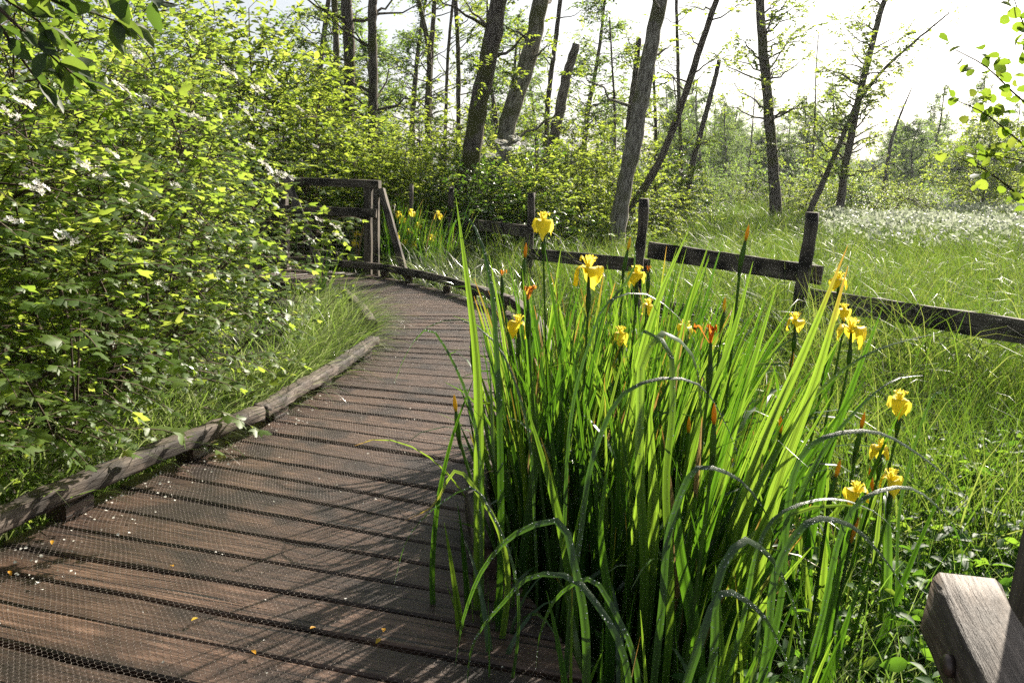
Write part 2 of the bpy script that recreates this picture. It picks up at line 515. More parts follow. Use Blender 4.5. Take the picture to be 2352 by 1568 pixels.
M['petal'] = leaf_mat('iris_petal', [(.80, .60, .02), (.86, .68, .025), (.90, .76, .06)], [(.92, .72, .04), (.95, .82, .06), (.96, .88, .15)], 0.55, 0.5, 0.25, k=.9)
M['wilted'] = leaf_mat('wilted_petal', [(.50, .15, .02), (.60, .24, .03), (.66, .34, .05)], [(.60, .20, .02), (.72, .30, .04), (.75, .42, .06)], 0.5, 0.6, 0.2, k=.9)
M['bud'] = leaf_mat('iris_bud', [(.55, .26, .02), (.66, .36, .025), (.60, .44, .04)], [(.6, .30, .02), (.72, .44, .03), (.66, .52, .05)], 0.45, 0.5, 0.3, k=.9)
M['floret'] = leaf_mat('white_floret', [(.72, .70, .60), (.80, .78, .70), (.84, .83, .78)], [(.62, .60, .48), (.7, .68, .58), (.75, .74, .66)], 0.35, 0.6, 0.2, k=.9)
M['seed'] = leaf_mat('seed_head', [(.40, .46, .30), (.55, .60, .46), (.70, .72, .62)], [(.36, .44, .24), (.5, .56, .38), (.62, .66, .52)], .4, .5, .4)
M['stem'] = leaf_mat('green_stem', [(.05, .11, .02), (.06, .13, .02), (.08, .15, .03)], [(.22, .38, .03)] * 3, 0.35, 0.4, 0.4)
M['deck'] = wood_mat('deck_wood', (.017, .009, .006), (.092, .051, .033), (.26, .160, .108), 6.0, 70.0, 0.5, 1.0, (.026, .014, .009), 0.45, 0.006, bscale=4.0, crack=(1.6, 60, .66))
M['kerb'] = wood_mat('weathered_log', (.040, .029, .023), (.15, .115, .09), (.36, .30, .25), 3.5, 75.0, 0.75, 1.0, (.055, .044, .036), 0.3, 0.008, bscale=7.0, crack=(1.5, 70, .62))
M['rail'] = wood_mat('grey_rail', (.055, .045, .036), (.18, .150, .120), (.36, .31, .255), 2.2, 40.0, 0.8, 0.55, (.040, .034, .028), 0.3, bscale=5.0, crack=(1.4, 60, .64))
M['beam'] = wood_mat('silver_beam', (.04, .030, .022), (.15, .115, .085), (.38, .31, .25), 9.0, 95.0, 0.65, 1.0, (.085, .068, .052), 0.4, 0.008, bscale=14.0, blo=.5, bhi=.68, crack=(2.2, 60, .66))
M['twig'] = bark_mat('twig_bark', (.03, .022, .016), (.07, .052, .038), (.14, .11, .08))
M['trunk_dark'] = bark_mat('dark_bark', (.035, .028, .022), (.10, .083, .068), (.22, .19, .155), (.085, .085, .03))
M['trunk_grey'] = bark_mat('lichen_bark', (.06, .052, .042), (.22, .195, .16), (.42, .39, .33), (.13, .125, .065))
M['snag'] = bark_mat('dead_wood', (.05, .042, .036), (.14, .12, .105), (.26, .23, .20))
M['wire'] = plain_mat('galvanised_wire', (.15, .13, .115), 0.5, 0.5)
M['bolt'] = plain_mat('rusty_bolt', (.10, .08, .07), 0.5, 0.8)
M['soil'] = plain_mat('dark_soil', (.030, .026, .016), 0.95, 0.0, 3.0)
M['hill'] = plain_mat('wooded_hill', (.05, .075, .05), 0.95, 0.0, 0.02)

exec_marks = None
# ------------------------------------------------------------------ ground and hills
def make_ground():
    a = np.concatenate([[-900, -400, -150, -80], np.linspace(-45, 45, 121), [80, 150, 400, 900]])
    b = np.concatenate([[-60, -20], np.linspace(-6, 60, 111), [75, 100, 150, 300, 900]])
    X, Y = np.meshgrid(a, b)
    Z = ground_z(X, Y)
    v = np.stack([X, Y, Z], -1).reshape(-1, 3)
    n, m = len(b), len(a)
    i, j = np.meshgrid(np.arange(n - 1), np.arange(m - 1), indexing='ij')
    f = np.stack([i * m + j, i * m + j + 1, (i + 1) * m + j + 1, (i + 1) * m + j], -1).reshape(-1, 4)
    mb = MB(); mb.add(v, f)
    tag(mb.build('ground', M['soil']), 'dark damp soil under the grass and shrubs', 'ground', kind='structure')
    # low hills far beyond the marsh
    mb = MB()
    ang = np.radians(np.linspace(-50, 60, 90))
    prof = 26 + 9 * np.sin(ang * 5.0) + 5 * np.sin(ang * 13 + 1) + 2 * np.sin(ang * 31)
    rings = [(800, 0.0), (830, 0.55), (880, 0.9), (930, 1.0), (1000, 0.7)]
    v = np.array([[(r * np.sin(t), r * np.cos(t), -2 + p * h) for t, p in zip(ang, prof)] for r, h in rings])
    m = len(ang)
    i, j = np.meshgrid(np.arange(len(rings) - 1), np.arange(m - 1), indexing='ij')
    f = np.stack([i * m + j, i * m + j + 1, (i + 1) * m + j + 1, (i + 1) * m + j], -1).reshape(-1, 4)
    mb.add(v.reshape(-1, 3), f)
    tag(mb.build('hills', M['hill']), 'low wooded hills on the far horizon', 'hills', kind='structure')


make_ground()

# ------------------------------------------------------------------ boardwalk
PAIRS = [((-2.2, -.6), (.62, -1.4)), ((-1.98, .4), (.52, -.35)), ((-1.75, 1.6), (.34, .95)), ((-1.59, 2.44), (.17, 2.0)), ((-1.41, 3.17), (-.12, 2.70)),
         ((-1.26, 3.8), (-.05, 3.40)), ((-1.13, 4.45), (.12, 4.15)), ((-1.0, 5.65), (.26, 5.55)), ((-1.09, 6.5), (.20, 6.65)), ((-1.35, 7.25), (-.05, 7.6)),
         ((-1.64, 7.95), (-.50, 8.42)), ((-2.0, 8.6), (-1.1, 9.3)), ((-2.55, 9.05), (-1.75, 10.02)), ((-3.3, 9.3), (-2.75, 10.35)), ((-5.2, 9.5), (-5.0, 10.8))]
PL = np.array([p[0] for p in PAIRS]); PR = np.array([p[1] for p in PAIRS])
PM = (PL + PR) / 2
PS = np.concatenate([[0], np.cumsum(np.linalg.norm(np.diff(PM, axis=0), axis=1))])


def deck_pt(s, w, z=0.0):
    s = np.asarray(s, float); w = np.asarray(w, float)
    lx, ly = np.interp(s, PS, PL[:, 0]), np.interp(s, PS, PL[:, 1])
    rx, ry = np.interp(s, PS, PR[:, 0]), np.interp(s, PS, PR[:, 1])
    return np.stack(np.broadcast_arrays(lx + (rx - lx) * w, ly + (ry - ly) * w, np.asarray(z, float)), -1)


boardwalk = thing('boardwalk', 'brown plank boardwalk covered in hexagonal wire netting, curving away to the left', 'boardwalk', (0, 0, 0), kind='structure')


def make_deck():
    r = np.random.default_rng(5)
    mb = MB()
    s = 0.05
    NS = 13
    while s < PS[-1] - 0.2:
        wdt = 0.150 + 0.022 * r.random()
        gap = 0.010 + 0.016 * r.random() ** 2
        w = np.linspace(-0.01 - 0.012 * r.random(), 1.0 + 0.012 * r.random(), NS)
        k0, k1 = r.random(2) * 6
        e0 = s + 0.004 * np.sin(w * 4 + k0) + 0.0015 * r.standard_normal(NS)
        e1 = s + wdt - gap * (1 + 0.6 * np.sin(w * 3.0 + k1)) + 0.0015 * r.standard_normal(NS)
        zt = (r.random() - 0.5) * 0.006 + 0.003 * np.sin(w * 3 + k1)
        bev = 0.006
        rows = [deck_pt(e0, w, zt - 0.034), deck_pt(e0, w, zt - bev), deck_pt(e0 + bev, w, zt), deck_pt((e0 + e1) / 2, w, zt - 0.001),
                deck_pt(e1 - bev, w, zt), deck_pt(e1, w, zt - bev), deck_pt(e1, w, zt - 0.034)]
        v = np.stack(rows, 0)
        n, m = v.shape[:2]
        i, j = np.meshgrid(np.arange(n), np.arange(m - 1), indexing='ij')
        i2 = (i + 1) % n
        f = np.stack([i * m + j, i * m + j + 1, i2 * m + j + 1, i2 * m + j], -1).reshape(-1, 4)
        rn = r.random()
        al = w * 1.45 + 37 * rn
        cr_ = np.array([-.034, 0, .006, .075, .15, .156, .19])
        gr = np.stack(np.broadcast_arrays(al[None, :], cr_[:, None] + 11 * rn, np.array(5 * rn)), -1)
        mb.add(v.reshape(-1, 3), f, rn, 0, gr)
        for col in (0, m - 1):     # sawn ends
            q = [row * m + col for row in range(n)]
            mb.more_faces([[q[0], q[a], q[a + 1]] for a in range(1, n - 1)], n * m)
        s += wdt
    mb.build('deck', M['deck'], boardwalk, False)
    jb = MB()
    ss = np.linspace(0.1, PS[-1] - 0.3, 60)
    for w in (0.12, 0.5, 0.88):
        c = deck_pt(ss, w, -0.095)
        tubes(jb, c, 0.055, 4, np.array([0.3]))
    jb.build('joist', M['rail'], boardwalk)


make_deck()


def make_netting(mb, span, pitch, rt, rd):
    r = np.random.default_rng(6)
    P, W = pitch
    cols = int(1.46 / W)
    s0, s1 = span
    rows = int((s1 - s0) / P)
    i, j = np.meshgrid(np.arange(rows), np.arange(cols), indexing='ij')

    def node(ii, jj, off):           # ii row, jj half column index
        s = s0 + ii * P + off
        w = jj / (2.0 * cols)
        wob = 0.012 * np.sin(s * 3.1 + w * 5) + 0.006 * np.sin(s * 9 + w * 14) + 0.003 * np.sin(s * 23 + 5 * w)
        z = 0.0055 + 0.003 * np.sin(s * 31 + w * 9) * np.sin(s * 7 + w * 23)
        return deck_pt(s + wob, np.clip(0.012 + 0.976 * w + wob * 0.7, 0, 1), z)

    par = i % 2
    jj = 2 * j + par
    a = node(i, jj, 0.0)
    b = node(i, jj, P * .5)
    c1 = node(i + 1, jj - 1, 0.0)
    c2 = node(i + 1, jj + 1, 0.0)
    segs = np.concatenate([np.stack([a, b], 2).reshape(-1, 2, 3), np.stack([b, c1], 2).reshape(-1, 2, 3), np.stack([b, c2], 2).reshape(-1, 2, 3)])
    nt_ = a.size // 3
    rad = np.concatenate([np.full(nt_, rt), np.full(2 * nt_, rd)])
    segs = segs + r.standard_normal(segs.shape) * np.array([.0006, .0006, .0003])
    tubes(mb, segs, rad[:, None], 3, np.zeros(len(segs)))


net = MB()
make_netting(net, (PS[1] + .8, PS[8]), (.0125, .0152), .00042, .0003)
make_netting(net, (PS[8] + .005, PS[12]), (.022, .026), .0006, .0004)
net.build('wire_netting', M['wire'], boardwalk)


def log_run(mb, pts, r0, r, sides=14, n=26, flat=0.0, wob=0.05, rnd=0.5):
    pts = np.asarray(pts, float)
    L = np.concatenate([[0], np.cumsum(np.linalg.norm(np.diff(pts, axis=0), axis=1))])
    s = np.linspace(0, L[-1], n)
    c = np.stack([np.interp(s, L, pts[:, q]) for q in range(3)], -1)
    c[1:-1] += r.standard_normal((n - 2, 3)) * 0.004
    rad = r0 * (1 + wob * r.standard_normal(n))
    rad = np.convolve(np.pad(rad, 1, mode='edge'), [.25, .5, .25], mode='valid')
    tubes(mb, c[None], rad[None], sides, np.array([rnd]), cap=True)


def beam(mb, p0, p1, w, h, up=(0, 0, 1), n=8, jit=0.002, bev=0.006, rnd=0.5, r=None, taper=1.0):
    """A sawn timber from p0 to p1: w wide, h high (along up), eased edges, slightly uneven."""
    r = r or rng
    p0, p1 = np.asarray(p0, float), np.asarray(p1, float)
    t = unit(p1 - p0)
    up = np.asarray(up, float)
    b = unit(up - t * np.dot(up, t))
    a = np.cross(t, b)
    prof = np.array([(-w / 2 + bev, -h / 2), (w / 2 - bev, -h / 2), (w / 2, -h / 2 + bev), (w / 2, h / 2 - bev), (w / 2 - bev, h / 2), (-w / 2 + bev, h / 2),
                     (-w / 2, h / 2 - bev), (-w / 2, -h / 2 + bev)])
    s = np.linspace(0, 1, n)
    L = np.linalg.norm(p1 - p0)
    pr = prof[None] * (1 + (taper - 1) * s[:, None, None]) + r.standard_normal((n, 8, 2)) * jit
    c = p0 + (p1 - p0) * s[:, None]
    v = c[:, None] + a * pr[..., 0:1] + b * pr[..., 1:2]
    i, j = np.meshgrid(np.arange(n - 1), np.arange(8), indexing='ij')
    j2 = (j + 1) % 8
    f = np.stack([i * 8 + j, i * 8 + j2, (i + 1) * 8 + j2, (i + 1) * 8 + j], -1).reshape(-1, 4)
    gr = np.stack([np.broadcast_to((s * L)[:, None], (n, 8)) + 5 * rnd, pr[..., 0] + 3 * rnd, pr[..., 1]], -1)
    mb.add(v.reshape(-1, 3), f, rnd, 0, gr)
    fan = np.array([[0, q, q + 1] for q in range(1, 7)])
    mb.more_faces(fan[:, ::-1], n * 8)
    mb.more_faces(fan + (n - 1) * 8, n * 8)


def beam_path(mb, pts, w, h, n, jit, bev, rnd, r):
    """A timber that follows a gently bent line."""
    pts = np.asarray(pts, float)
    L = np.concatenate([[0], np.cumsum(np.linalg.norm(np.diff(pts, axis=0), axis=1))])
    s = np.linspace(0, L[-1], n)
    c = np.stack([np.interp(s, L, pts[:, q]) for q in range(3)], -1)
    for _ in range(4): c[1:-1] = .25 * c[:-2] + .5 * c[1:-1] + .25 * c[2:]
    wob = np.cumsum(r.standard_normal((n, 2)), axis=0) * .0016
    wob -= np.linspace(0, 1, n)[:, None] * wob[-1]
    c[:, 0] += wob[:, 0]; c[:, 2] += wob[:, 1]
    t = unit(np.gradient(c, axis=0))
    a = unit(np.cross(t, np.array([0, 0, 1.0]))); b = np.cross(a, t)
    a = -a
    prof = []
    for cx, cy, a0 in ((w / 2 - bev, h / 2 - bev, 0), (-w / 2 + bev, h / 2 - bev, 90), (-w / 2 + bev, -h / 2 + bev, 180), (w / 2 - bev, -h / 2 + bev, 270)):
        for da in (0, 30, 60, 90):
            q = math.radians(a0 + da); prof.append((cx + bev * math.cos(q), cy + bev * math.sin(q)))
    prof = np.array(prof); K = len(prof)
    sc_ = 1 + np.convolve(np.pad(r.standard_normal(n), 2, mode='edge'), np.ones(5) / 5, mode='valid') * .06
    pr = prof[None] * sc_[:, None, None] + r.standard_normal((1, K, 2)) * .0018 + r.standard_normal((n, K, 2)) * jit
    v = c[:, None] + a[:, None] * pr[..., 0:1] + b[:, None] * pr[..., 1:2]
    i, j = np.meshgrid(np.arange(n - 1), np.arange(K), indexing='ij')
    j2 = (j + 1) % K
    f = np.stack([i * K + j, (i + 1) * K + j, (i + 1) * K + j2, i * K + j2], -1).reshape(-1, 4)
    gr = np.stack([np.broadcast_to(s[:, None], (n, K)) + 5 * rnd, pr[..., 0] + 3 * rnd, pr[..., 1]], -1)
    mb.add(v.reshape(-1, 3), f, rnd, 0, gr)
    fan = np.array([[0, q, q + 1] for q in range(1, K - 1)])
    mb.more_faces(fan, n * K)
    mb.more_faces(fan[:, ::-1] + (n - 1) * K, n * K)


def make_kerbs():
    r = np.random.default_rng(8)
    runs = [('rounded kerb log along the left edge of the boardwalk, the length nearest the camera', [(-2.02, .6, .112), (-1.72, 1.75, .114), (-1.535, 2.55, .116), (-1.35, 3.2, .114), (-1.165, 3.72, .112)], .038, [1.2, 2.05, 2.72, 3.35]),
            ('sunlit farther length of the left kerb log, grass drooping over it', [(-1.165, 3.73, .113), (-1.075, 4.3, .115), (-.985, 5.0, .112), (-.935, 5.5, .110)], .038, [3.95, 4.55, 5.35])]
    for label, pts, rad, blocks in runs:
        t = thing('kerb_log', label, 'kerb log', (pts[0][0], pts[0][1], 0), 'kerb rails along the boardwalk')
        mb = MB()
        beam_path(mb, np.array(pts) - (0, 0, .022), .078, .062, 60, .0022, .013, .42 if pts[0][1] < 2 else .55, r)
        mb.build('log', M['kerb'], t)
        P = np.array(pts)
        for y in blocks:
            x = np.interp(y, P[:, 1], P[:, 0])
            bb = MB(); beam(bb, (x - .05, y - .06, .028), (x - .02, y + .07, .028), .085, .054, n=3, r=r, rnd=.4); bb.build('spacer_block', M['deck'], t, False)
    runs2 = [('short left kerb rail after the bend, half hidden in pale grass', [(-1.02, 5.95, .11), (-1.25, 6.7, .11), (-1.60, 7.7, .11)], [6.2, 7.3], 'kerb'),
             ('dark right kerb rail curving from the wooden railing towards the iris clump', [(-.02, 7.45, .11), (-.47, 8.33, .11)], [7.6, 8.2], 'rail'),
             ('dark kerb rail at the foot of the wooden railing where the boardwalk turns', [(-.48, 8.36, .112), (-1.07, 9.25, .112), (-1.62, 9.90, .112), (-2.75, 10.22, .112), (-4.6, 10.6, .112)], [8.7, 9.4, 9.8, 10.3], 'rail'),
             ('right kerb rail mostly hidden behind the big iris clump', [(-.06, 2.42, .112), (-.12, 2.75, .112), (-.06, 3.4, .112), (.1, 4.15, .112), (.22, 5.2, .112), (.22, 6.2, .112), (0.0, 7.42, .112)], [2.4, 3.3, 4.3, 5.4, 6.6], 'rail')]
    for label, pts, blocks, mt in runs2:
        t = thing('kerb_rail', label, 'kerb rail', (pts[0][0], pts[0][1], 0), 'kerb rails along the boardwalk')
        mb = MB()
        P = np.array(pts)
        beam_path(mb, P, .075, .085, 40, .001, .014, .5, r)
        mb.build('rail', M[mt], t)
        o = np.argsort(P[:, 1])
        for y in blocks:
            x = np.interp(y, P[o, 1], P[o, 0])
            bb = MB(); beam(bb, (x, y - .06, .034), (x, y + .06, .034), .075, .064, n=3, r=r, rnd=.4); bb.build('spacer_block', M['deck'], t, False)


make_kerbs()


# ------------------------------------------------------------------ wooden railing at the bend
def make_railing():
    r = np.random.default_rng(9)
    t = thing('wooden_railing', 'dark timber railing with diagonal braces and wire mesh where the boardwalk turns left', 'railing', (-2.3, 10.2, 0))
    z1 = 1.12
    R, Lp = np.array([-1.72, 10.12]), np.array([-2.86, 10.30])
    far = np.array([-4.6, 10.62])

    def part(name, *a, mat='rail', **k):
        mb = MB(); beam(mb, *a, r=r, **k); return mb.build(name, M[mat], t, False)
    d3 = lambda p, z: np.array([p[0], p[1], z])
    ax = unit(d3(Lp - R, 0)); nx = np.array([-ax[1], ax[0], 0])
    part('post', d3(R, -.4) + ax * .07, d3(R, z1 - .092) + ax * .07, .085, .10, up=nx, rnd=.45)
    part('post', d3(R, -.3) - nx * .0 - ax * .035, d3(R, z1 - .095) - ax * .035, .06, .085, up=nx, rnd=.7)
    part('post', d3(Lp, -.4), d3(Lp, z1 - .092), .10, .10, up=nx, rnd=.45)
    part('post', d3(far, -.4), d3(far, z1 - .092), .10, .10, up=nx, rnd=.45)
    part('handrail', d3(R, z1 - .045) - ax * .075, d3(far, z1 - .045), .11, .09, n=14, rnd=.4)
    part('mid_rail', d3(R, .735) - ax * .06 + nx * .085, d3(far, .735) + nx * .085, .04, .105, n=14, rnd=.5)
    foot = pz(922, 640, 0.02)
    part('brace', d3(R, z1 - .10) - ax * .09, np.array([foot[0] + .02, 9.9, -.05]), .075, .09, up=nx, rnd=.55)
    f2 = px(748, 640, 9.45)
    part('brace', d3(Lp, z1 - .02) + np.array([.06, -.06, 0]), np.array([f2[0], 9.45, f2[2]]), .05, .09, up=(1, 0, 0), rnd=.8)
    mb = MB()
    p, q = d3(R, 0) + ax * .115 + nx * .055, d3(far, 0) + nx * .055
    zs = np.linspace(.12, .66, 11)
    cen = np.array([[[*(p[:2]), z], [*(q[:2]), z]] for z in zs])
    tubes(mb, cen, .0019, 4)
    us = np.linspace(0, 1, 34)
    cen = np.array([[[*(p + (q - p) * u)[:2], .12], [*(p + (q - p) * u)[:2], .66]] for u in us])
    tubes(mb, cen, .0015, 4)
    mb.build('wire_mesh', M['wire'], t)


make_railing()


# ------------------------------------------------------------------ post-and-rail fence
def make_fence():
    r = np.random.default_rng(10)
    t = thing('wooden_fence', 'weathered post and rail fence sloping away across the wet meadow', 'fence', px(1480, 600, 7.6) * np.array([1, 1, 0]))
    posts = [(1868, 487, 6.5, .052, -.05), (1481, 456, 7.65, .047, -.03), (1222, 441, 10.2, .046, 0), (1036, 432, 12.8, .045, 0)]
    tops = []
    for x, y, Y, rad, lean in posts:
        p = px(x, y, Y); tops.append(p)
        mb = MB()
        n = 16
        zz = np.linspace(p[2], -.6, n)
        f = (p[2] - zz)
        c = np.stack([p[0] + lean * f, p[1] + 0 * f, zz], -1) + r.standard_normal((n, 3)) * .004
        rr = rad * (1 + .05 * r.standard_normal(n)); rr[0] *= .93
        tubes(mb, c[None], rr[None], 12, np.array([.5]), cap=True)
        mb.build('post', M['rail'], t)
    # rails: each a plank between two posts, with its own height
    spans = [(px(1862, 685, 6.43), px(2560, 795, 4.6), .15, .035, .62), (px(1490, 574, 7.55), px(1888, 633, 6.60), .15, .035, .5),
             (px(1222, 583, 10.1), px(1490, 612, 7.75), .135, .035, .4), (px(1066, 513, 12.7), px(1222, 533, 10.12), .15, .035, .5),
             (px(1490, 700, 7.8), px(1850, 757, 6.62), .12, .03, .3)]
    for a, b, h, w, rn in spans:
        mb = MB(); beam(mb, a, b, w, h, n=18, jit=.002, bev=.004, rnd=rn, r=r); mb.build('rail', M['rail'], t, False)
    # lone stake
    p = px(945, 423, 12.2)
    mb = MB()
    n = 12
    zz = np.linspace(p[2], -.5, n)
    tubes(mb, np.stack([p[0] + 0 * zz, p[1] + 0 * zz, zz], -1)[None], (.03 + .006 * np.linspace(0, 1, n))[None], 9, np.array([.8]), cap=True)
    s = mb.build('wooden_stake', M['snag'])
    tag(s, 'thin grey pointed stake standing among the distant yellow irises behind the railing', 'stake')


make_fence()


# ------------------------------------------------------------------ near railing end, bottom right
def at_depth(x, y, d):
    u, v = (x - CX) / F, -(y - CY) / F
    u, v = u * cr - v * sr, u * sr + v * cr
    return np.array([0, 0, EYE]) + np.array([u, cp + v * sp, -sp + v * cp]) * d


def make_near_brace():
    r = np.random.default_rng(12)
    a, b = at_depth(2204, 1392, 1.05), at_depth(2310, 1612, .90)
    d = unit(b - a)
    p1 = a + d * 1.1
    t = thing('railing_end', 'sunlit silver grey timber brace bolted to a dark post at the lower right corner', 'railing', (a[0], a[1], 0))
    up = np.array([-.07, -.35, 1.0])
    mb = MB(); beam(mb, a, p1, .078, .092, up=up, n=26, jit=.0012, bev=.007, rnd=.40, r=r)
    br = mb.build('brace', M['beam'], t)
    # drying cracks: thin dark clefts sunk into the end of the brace
    top = px(2352, 1180, 1.22)
    pt = np.array([top[0] + .005, 1.09, 1.15])
    mb = MB(); beam(mb, pt, pt + np.array([-.13, -.02, -1.6]), .072, .072, up=(0, 1, 0), n=12, rnd=.4, r=r)
    mb.build('post', M['rail'], t)
    tt = unit(p1 - a); bb = unit(up - tt * np.dot(up, tt)); aa = np.cross(tt, bb)
    side = aa if aa[0] < 0 else -aa
    c = a + tt * .115 + side * .044
    mb = MB(); tubes(mb, np.array([[c - side * .004, c + side * .003, c + side * .007]]), np.array([[.013, .013, .009]]), 14, cap=True)
    mb.build('bolt', M['bolt'], t)


make_near_brace()

# ------------------------------------------------------------------ shrubs
def spray_shell(r, centre, rx, ry, h, n, z0=0.0, inner=0.45):
    """n points spread through an egg shaped crown above z0, denser towards its outside; also outward directions."""
    d = unit(r.standard_normal((n, 3)))
    rad = inner + (1 - inner) * r.random(n) ** 0.55
    lump = 1 + 0.24 * np.sin(d[:, 0] * 5 + d[:, 2] * 4 + centre[0]) + 0.17 * np.sin(d[:, 1] * 7 - d[:, 2] * 6 + centre[1]) + .15 * np.sin(d[:, 0] * 11 + 2 * centre[1]) * np.sin(d[:, 2] * 10 + d[:, 1] * 8)
    p = d * (rad * lump)[:, None] * np.array([rx, ry, h / 2])
    p[:, :2] *= (1 + .45 * np.maximum(-d[:, 2:3], 0))
    p[:, 2] += h / 2 + z0
    return p + centre, d


def bush_parts(r, base, rx, ry, h, n, leaf_len, tpl, twl, nl, z0=0.05, inner=.45, stems=12, droop=.25, tr=.003, stem_r=.014, updown=.55, face=0.0):
    wood, leaf = MB(), MB()
    base = np.asarray(base, float)
    p, d = spray_shell(r, base, rx, ry, h, n, z0, inner)
    out = d * np.array([1, 1, .45]) + np.array([0, 0, .25]) + r.standard_normal((n, 3)) * .35
    tone = np.clip(.5 + .25 * np.sin(p[:, 0] * 3.1 + p[:, 2] * 2.3) + .3 * r.standard_normal(n), 0, 1)
    twig_sprays(wood, leaf, p, out, twl, nl, leaf_len, tpl, r, droop, tr, updown, tone=tone, face=face)
    # main stems, then a thin branch from the nearest stem point to some twigs
    s = np.linspace(0, 1, 9)
    sel = r.choice(n, min(stems, n), replace=False)
    foot = base + np.stack([r.uniform(-.22, .22, len(sel)) * rx, r.uniform(-.22, .22, len(sel)) * ry, np.full(len(sel), -.1)], -1)
    mid = foot * .45 + p[sel] * .55 + np.stack([0 * sel, 0 * sel, .18 * h + 0 * sel], -1) * r.random((len(sel), 1))
    cen = (1 - s)[None, :, None] ** 2 * foot[:, None] + 2 * (s * (1 - s))[None, :, None] * mid[:, None] + (s ** 2)[None, :, None] * p[sel][:, None]
    cen[:, 1:-1] += r.standard_normal((len(sel), 7, 3)) * .018 * h * .4
    tubes(wood, cen, stem_r * (1 - .75 * s)[None], 5)
    flat = cen[:, 2:].reshape(-1, 3)
    k = r.choice(n, min(n, 5 * stems), replace=False)
    dist = np.linalg.norm(p[k][:, None] - flat[None], axis=-1)
    q = flat[np.argmin(dist, axis=1)]
    s5 = np.linspace(0, 1, 5)
    c2 = q[:, None] + (p[k] - q)[:, None] * s5[None, :, None]
    c2[:, 1:-1, 2] += .05 * np.linalg.norm(p[k] - q, axis=1)[:, None]
    tubes(wood, c2, stem_r * .35 * (1 - .5 * s5)[None], 4)
    return wood, leaf


def corymb(mb, c, nrm, R, r):
    """Flat flower head: a ring of white five petalled florets round a disc of small cream ones."""
    nrm = unit(nrm)
    a = unit(np.cross(nrm, np.array([.3, .9, .1]))); b = np.cross(nrm, a)
    k = r.integers(7, 11)
    for i in range(k):
        th = 2 * np.pi * (i + .4 * r.random()) / k
        rr = R * (.72 + .25 * r.random())
        q = c + (a * np.cos(th) + b * np.sin(th)) * rr + nrm * R * .12 * r.standard_normal()
        n2 = unit(nrm + r.standard_normal(3) * .45)
        a2 = unit(np.cross(n2, a)); b2 = np.cross(n2, a2)
        fr = R * (.27 + .12 * r.random())
        ph = r.random() * 6
        v = [q]; f = []
        for m in range(5):
            t0 = ph + m * 2 * np.pi / 5
            for dt, rad, up in ((-.5, .62, .02), (-.22, 1.0, .12), (.22, 1.0, .12), (.5, .62, .02)):
                v.append(q + fr * (rad * (a2 * np.cos(t0 + dt) + b2 * np.sin(t0 + dt)) + n2 * up))
            o = 1 + 4 * m
            f += [(0, o, o + 1), (0, o + 1, o + 2), (0, o + 2, o + 3)]
        mb.add(np.array(v), f, .55 + .45 * r.random())
    m = 26
    th = r.random(m) * 6.28; rr = R * .6 * np.sqrt(r.random(m))
    oct_v = np.array([(1, 0, 0), (0, 1, 0), (-1, 0, 0), (0, -1, 0), (0, 0, 1), (0, 0, -1)]) * 1.0
    oct_f = np.array([(0, 1, 4), (1, 2, 4), (2, 3, 4), (3, 0, 4), (1, 0, 5), (2, 1, 5), (3, 2, 5), (0, 3, 5)])
    cc = c + (a[None] * np.cos(th)[:, None] + b[None] * np.sin(th)[:, None]) * rr[:, None] + nrm * (R * .1 * r.random(m))[:, None]
    v = cc[:, None] + oct_v[None] * (R * .085)
    mb.add(v.reshape(-1, 3), (np.arange(m)[:, None, None] * 6 + oct_f[None]).reshape(-1, 3), .1)


VIB = [  # x, y, height, rx, ry, sprays, label
    (-2.62, 1.95, 2.0, .80, .85, 820, 'nearest leafy shrub at the left edge, its large lobed leaves filling the lower left corner'),
    (-2.46, 3.15, 2.35, .95, .95, 950, 'white flowering shrub beside the middle of the left kerb log'),
    (-2.44, 4.45, 2.35, .98, .95, 860, 'white flowering shrub leaning towards the bend of the left kerb'),
    (-2.86, 5.75, 2.55, .98, 1.0, 900, 'white flowering shrub beside the far end of the sunlit kerb log'),
    (-3.5, 7.15, 2.75, 1.12, 1.05, 900, 'farthest flowering shrub, one low branch reaching out before the wooden railing'),
    (-3.85, 3.5, 3.2, 1.25, 1.3, 700, 'taller shrub standing behind the front row at the left edge'),
    (-3.75, 5.6, 3.6, 1.35, 1.3, 850, 'tall shrub rising behind the white flower heads'),
    (-3.9, 8.0, 3.5, 1.35, 1.3, 850, 'tall shrub behind the farthest flowering shrub, dark branches against the sky'),
]
# flower heads: photo position, distance, size
HEADS = [(285, 205, 3.6, .05), (340, 232, 3.6, .05), (185, 370, 3.3, .045), (228, 400, 3.4, .042), (258, 352, 3.6, .030), (300, 425, 3.6, .038), (270, 415, 3.7, .026),
         (155, 545, 3.0, .042), (75, 432, 2.9, .034), (335, 495, 3.7, .040), (285, 462, 3.8, .024), (402, 425, 3.9, .028), (495, 568, 4.4, .030), (372, 655, 3.8, .036),
         (610, 380, 5.2, .055), (640, 400, 5.3, .050), (575, 335, 5.0, .030), (530, 168, 4.9, .050), (590, 205, 5.1, .040), (455, 270, 4.5, .040), (570, 262, 5.1, .038),
         (625, 180, 5.4, .035), (770, 520, 6.0, .040), (775, 540, 5.95, .040), (735, 505, 6.0, .035), (665, 405, 5.8, .04), (725, 335, 6.8, .03), (430, 262, 4.4, .035),
         (55, 232, 2.7, .03), (95, 430, 2.9, .028), (310, 120, 4.0, .04), (445, 90, 4.8, .035), (300, 545, 3.5, .026), (150, 330, 3.2, .03), (20, 262, 2.6, .03),
         (30, 505, 2.7, .026), (480, 220, 4.7, .035), (690, 250, 6.0, .035)]


